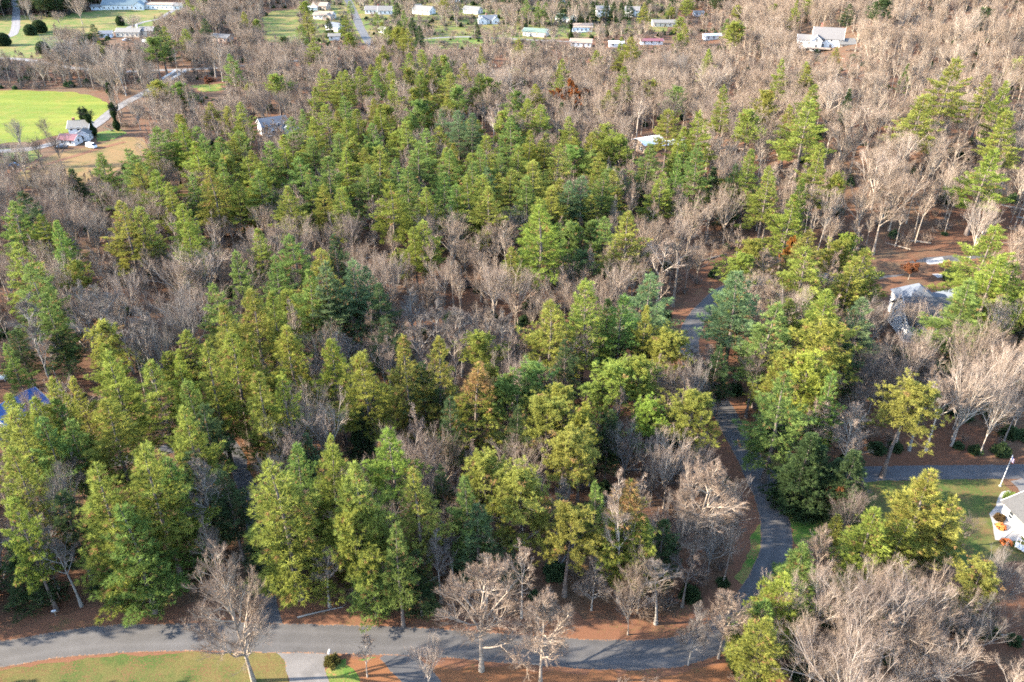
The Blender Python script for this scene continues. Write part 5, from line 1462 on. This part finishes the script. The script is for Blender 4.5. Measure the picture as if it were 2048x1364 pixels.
def pname(q):
    return {'Y': ("round_topped_pine", "round-topped pine"), 'H': ("conifer_tree", "dense conifer"), 'O': ("ornamental_evergreen", "egg-shaped evergreen"), 'T': ("pine_tree", "thin pine"), 'X': ("pine_tree", "brown-topped pine"), 'L': ("pine_tree", "low-branched pine")}.get(q['kind'], ("pine_tree", "pine"))
for q in soloP:
    q['name'], q['noun'] = pname(q)
    q['nk'] = q['noun'] + HUEN[q['hue']]
label_all(soloP, "pine", lambda q: HUEN[q['hue']] + " " + q['noun'])
for i, q in enumerate(soloP):
    r = tree(q['kind'], q['p'], q['h'], q['w'], q['tint'], q['label'], q['name'], "evergreen" if q['kind'] == 'O' else "pine tree" if q['kind'] != 'H' else "conifer", "evergreens of the wooded hillside", lean=0.012, seed=i)
def bname(q):
    if q['kind'] == 'r': return "leafy_tree", "rust-leaved tree"
    if q['kind'] == 'i': return "ivy_clad_tree", "ivy-clad bare tree"
    return "bare_tree", BTN[q['bt']] + {'s': " spreading bare tree", 'o': " oval bare tree", 'y': " young bare tree", 'b': " slender bare tree"}[q['kind']]
for q in soloB:
    q['name'], q['noun'] = bname(q)
    q['nk'] = q['noun']
label_all(soloB, "tree", lambda q: q['noun'])
for i, q in enumerate(soloB):
    tt = q['tint']
    r = tree(q['kind'], q['p'], q['h'], q['w'], tt, q['label'], q['name'], "bare tree" if q['name'] == "bare_tree" else "tree", "bare trees of the wooded hillside", lean=0.02, seed=i + 500)
    if q['kind'] in 'ri':
        for ch in r.children:
            if ch.name.startswith("trunk"): ch["tint"] = (0.8, 0.75, 0.7)

# ---- the far mass: one object each, instanced from points
def scatter(name, label, items, variants):
    """items: (x, y, z, sx, sz, tint, variant index); variants: list of lists of mesh objects sharing one origin"""
    n = len(items)
    me = bpy.data.meshes.new(name)
    me.vertices.add(n)
    me.vertices.foreach_set("co", np.array([i[:3] for i in items], np.float32).ravel())
    def A(k, typ, key, vals):
        a = me.attributes.new(k, typ, 'POINT')
        a.data.foreach_set(key, np.asarray(vals).ravel())
    A("variant", 'INT', "value", np.array([i[6] for i in items], np.int32))
    r = np.random.default_rng(n)
    A("rot", 'FLOAT_VECTOR', "vector", np.stack([r.normal(size=n) * 0.02, r.normal(size=n) * 0.02, r.random(n) * 6.283], 1).astype(np.float32))
    A("scl", 'FLOAT_VECTOR', "vector", np.array([(i[3], i[3], i[4]) for i in items], np.float32))
    A("tint", 'FLOAT_VECTOR', "vector", np.array([i[5] for i in items], np.float32))
    o = add(name, me)
    tag(o, label, None, None, "stuff")
    ng = bpy.data.node_groups.new(name, 'GeometryNodeTree')
    ng.interface.new_socket("Geometry", in_out='INPUT', socket_type='NodeSocketGeometry')
    ng.interface.new_socket("Geometry", in_out='OUTPUT', socket_type='NodeSocketGeometry')
    N, L = ng.nodes, ng.links
    gi, go = N.new("NodeGroupInput"), N.new("NodeGroupOutput")
    def named(k, t):
        q = N.new("GeometryNodeInputNamedAttribute")
        q.data_type = t
        q.inputs[0].default_value = k
        return q.outputs[0]
    out = N.new("GeometryNodeJoinGeometry")
    for vi, objs in enumerate(variants):
        j = N.new("GeometryNodeJoinGeometry")
        for ob in objs:
            oi = N.new("GeometryNodeObjectInfo")
            oi.transform_space = 'ORIGINAL'
            oi.inputs[0].default_value = ob
            L.new(oi.outputs["Geometry"], j.inputs[0])
        ip = N.new("GeometryNodeInstanceOnPoints")
        cmp = N.new("FunctionNodeCompare")
        cmp.data_type = 'INT'
        cmp.operation = 'EQUAL'
        L.new(named("variant", 'INT'), cmp.inputs[2])
        cmp.inputs[3].default_value = vi
        L.new(gi.outputs[0], ip.inputs["Points"])
        L.new(cmp.outputs[0], ip.inputs["Selection"])
        L.new(j.outputs[0], ip.inputs["Instance"])
        er = N.new("FunctionNodeEulerToRotation")
        L.new(named("rot", 'FLOAT_VECTOR'), er.inputs[0])
        L.new(er.outputs[0], ip.inputs["Rotation"])
        L.new(named("scl", 'FLOAT_VECTOR'), ip.inputs["Scale"])
        L.new(ip.outputs[0], out.inputs[0])
    L.new(out.outputs[0], go.inputs[0])
    md = o.modifiers.new("scatter", 'NODES')
    md.node_group = ng
    return o

# one solo tree of every variant lends its meshes to the mass
def source(kind):
    res = []
    for (tm, cm, dh, dw) in VAR[kind]:
        t = [ob for ob in col.objects if ob.data is tm]
        c = [ob for ob in col.objects if ob.data is cm]
        if t and c:
            res.append(([t[0], c[0]], dh, dw))
    return res
def mass(name, label, lst, kinds):
    variants, idx = [], {}
    for k in kinds:
        idx[k] = []
        for objs, dh, dw in source(k):
            idx[k].append((len(variants), dh, dw))
            variants.append(objs)
    items = []
    r = np.random.default_rng(5)
    for q in lst:
        k = q['kind'] if q['kind'] in idx and idx[q['kind']] else kinds[0]
        vi, dh, _w = idx[k][int(r.integers(0, len(idx[k])))]
        s = q['h'] / dh
        sx = s * r.uniform(0.85, 1.2)
        if q['w']: sx = min(max(q['w'] / idx[k][0][2], s * 0.6), s * 1.7)
        items.append((q['p'].x, q['p'].y, q['p'].z, sx, s, q['tint'], vi))
    print(name, len(items))
    return scatter(name, label, items, variants)
mass("bare_woods", "mass of leafless trees filling the woods beyond the nearer ones", massB, ['b', 's', 'y', 'o'])
mass("pine_woods", "farther evergreens standing among the bare woods", massP, ['W', 'Y', 'L'])

# undergrowth: evergreen and twiggy bushes nobody could count
src = []
lg = add('fallen_log', LOG)
lg.location = at(640, 1222)
lg.rotation_euler = (0, 0, 0.4)
lg['tint'] = BT['g']
tag(lg, 'fallen grey log with broken branches above the road', 'log')
for k, (me, nm) in enumerate([(SHRUB[0], "evergreen_shrub"), (SHRUB[1], "evergreen_shrub"), (BUSH[0], "twiggy_bush"), (BUSH[1], "twiggy_bush")]):
    pos = [(1690, 925), (1950, 905), (720, 1195), (1330, 1215)][k]
    o = add(nm, me)
    o.location = at(*pos)
    o["tint"] = HUE[4] if k < 2 else BT['g']
    tag(o, ["dark evergreen shrub beside the grey side driveway", "dark evergreen shrub on the far side of the flagpole drive", "low twiggy bush at the pine edge above the road", "low twiggy bush above the right half of the lower road"][k], "shrub")
    src.append([o])
src.append([lg])
items = []
for (x, y, z, rr) in UNDER:
    u, v, d = proj(x, y, z)
    ev = rr[3] < (0.45 if u > 1560 and v > 780 else 0.30 if v > 600 else 0.16)
    s = 0.6 + 0.9 * rr[4]
    t = np.array(HUE[4]) * (0.8 + 0.7 * rr[5]) if ev else np.array(BT['t'] if rr[5] < 0.6 else BT['g']) * (0.75 + 0.4 * rr[6])
    items.append((x, y, z, s, s * (0.8 + 0.5 * rr[7]), tuple(t), 4 if rr[7] > 0.93 else (0 if ev else 2) + int(rr[6] * 2)))
print("under", len(items))
scatter("undergrowth", "shrubs and saplings of the woodland floor", items, src)
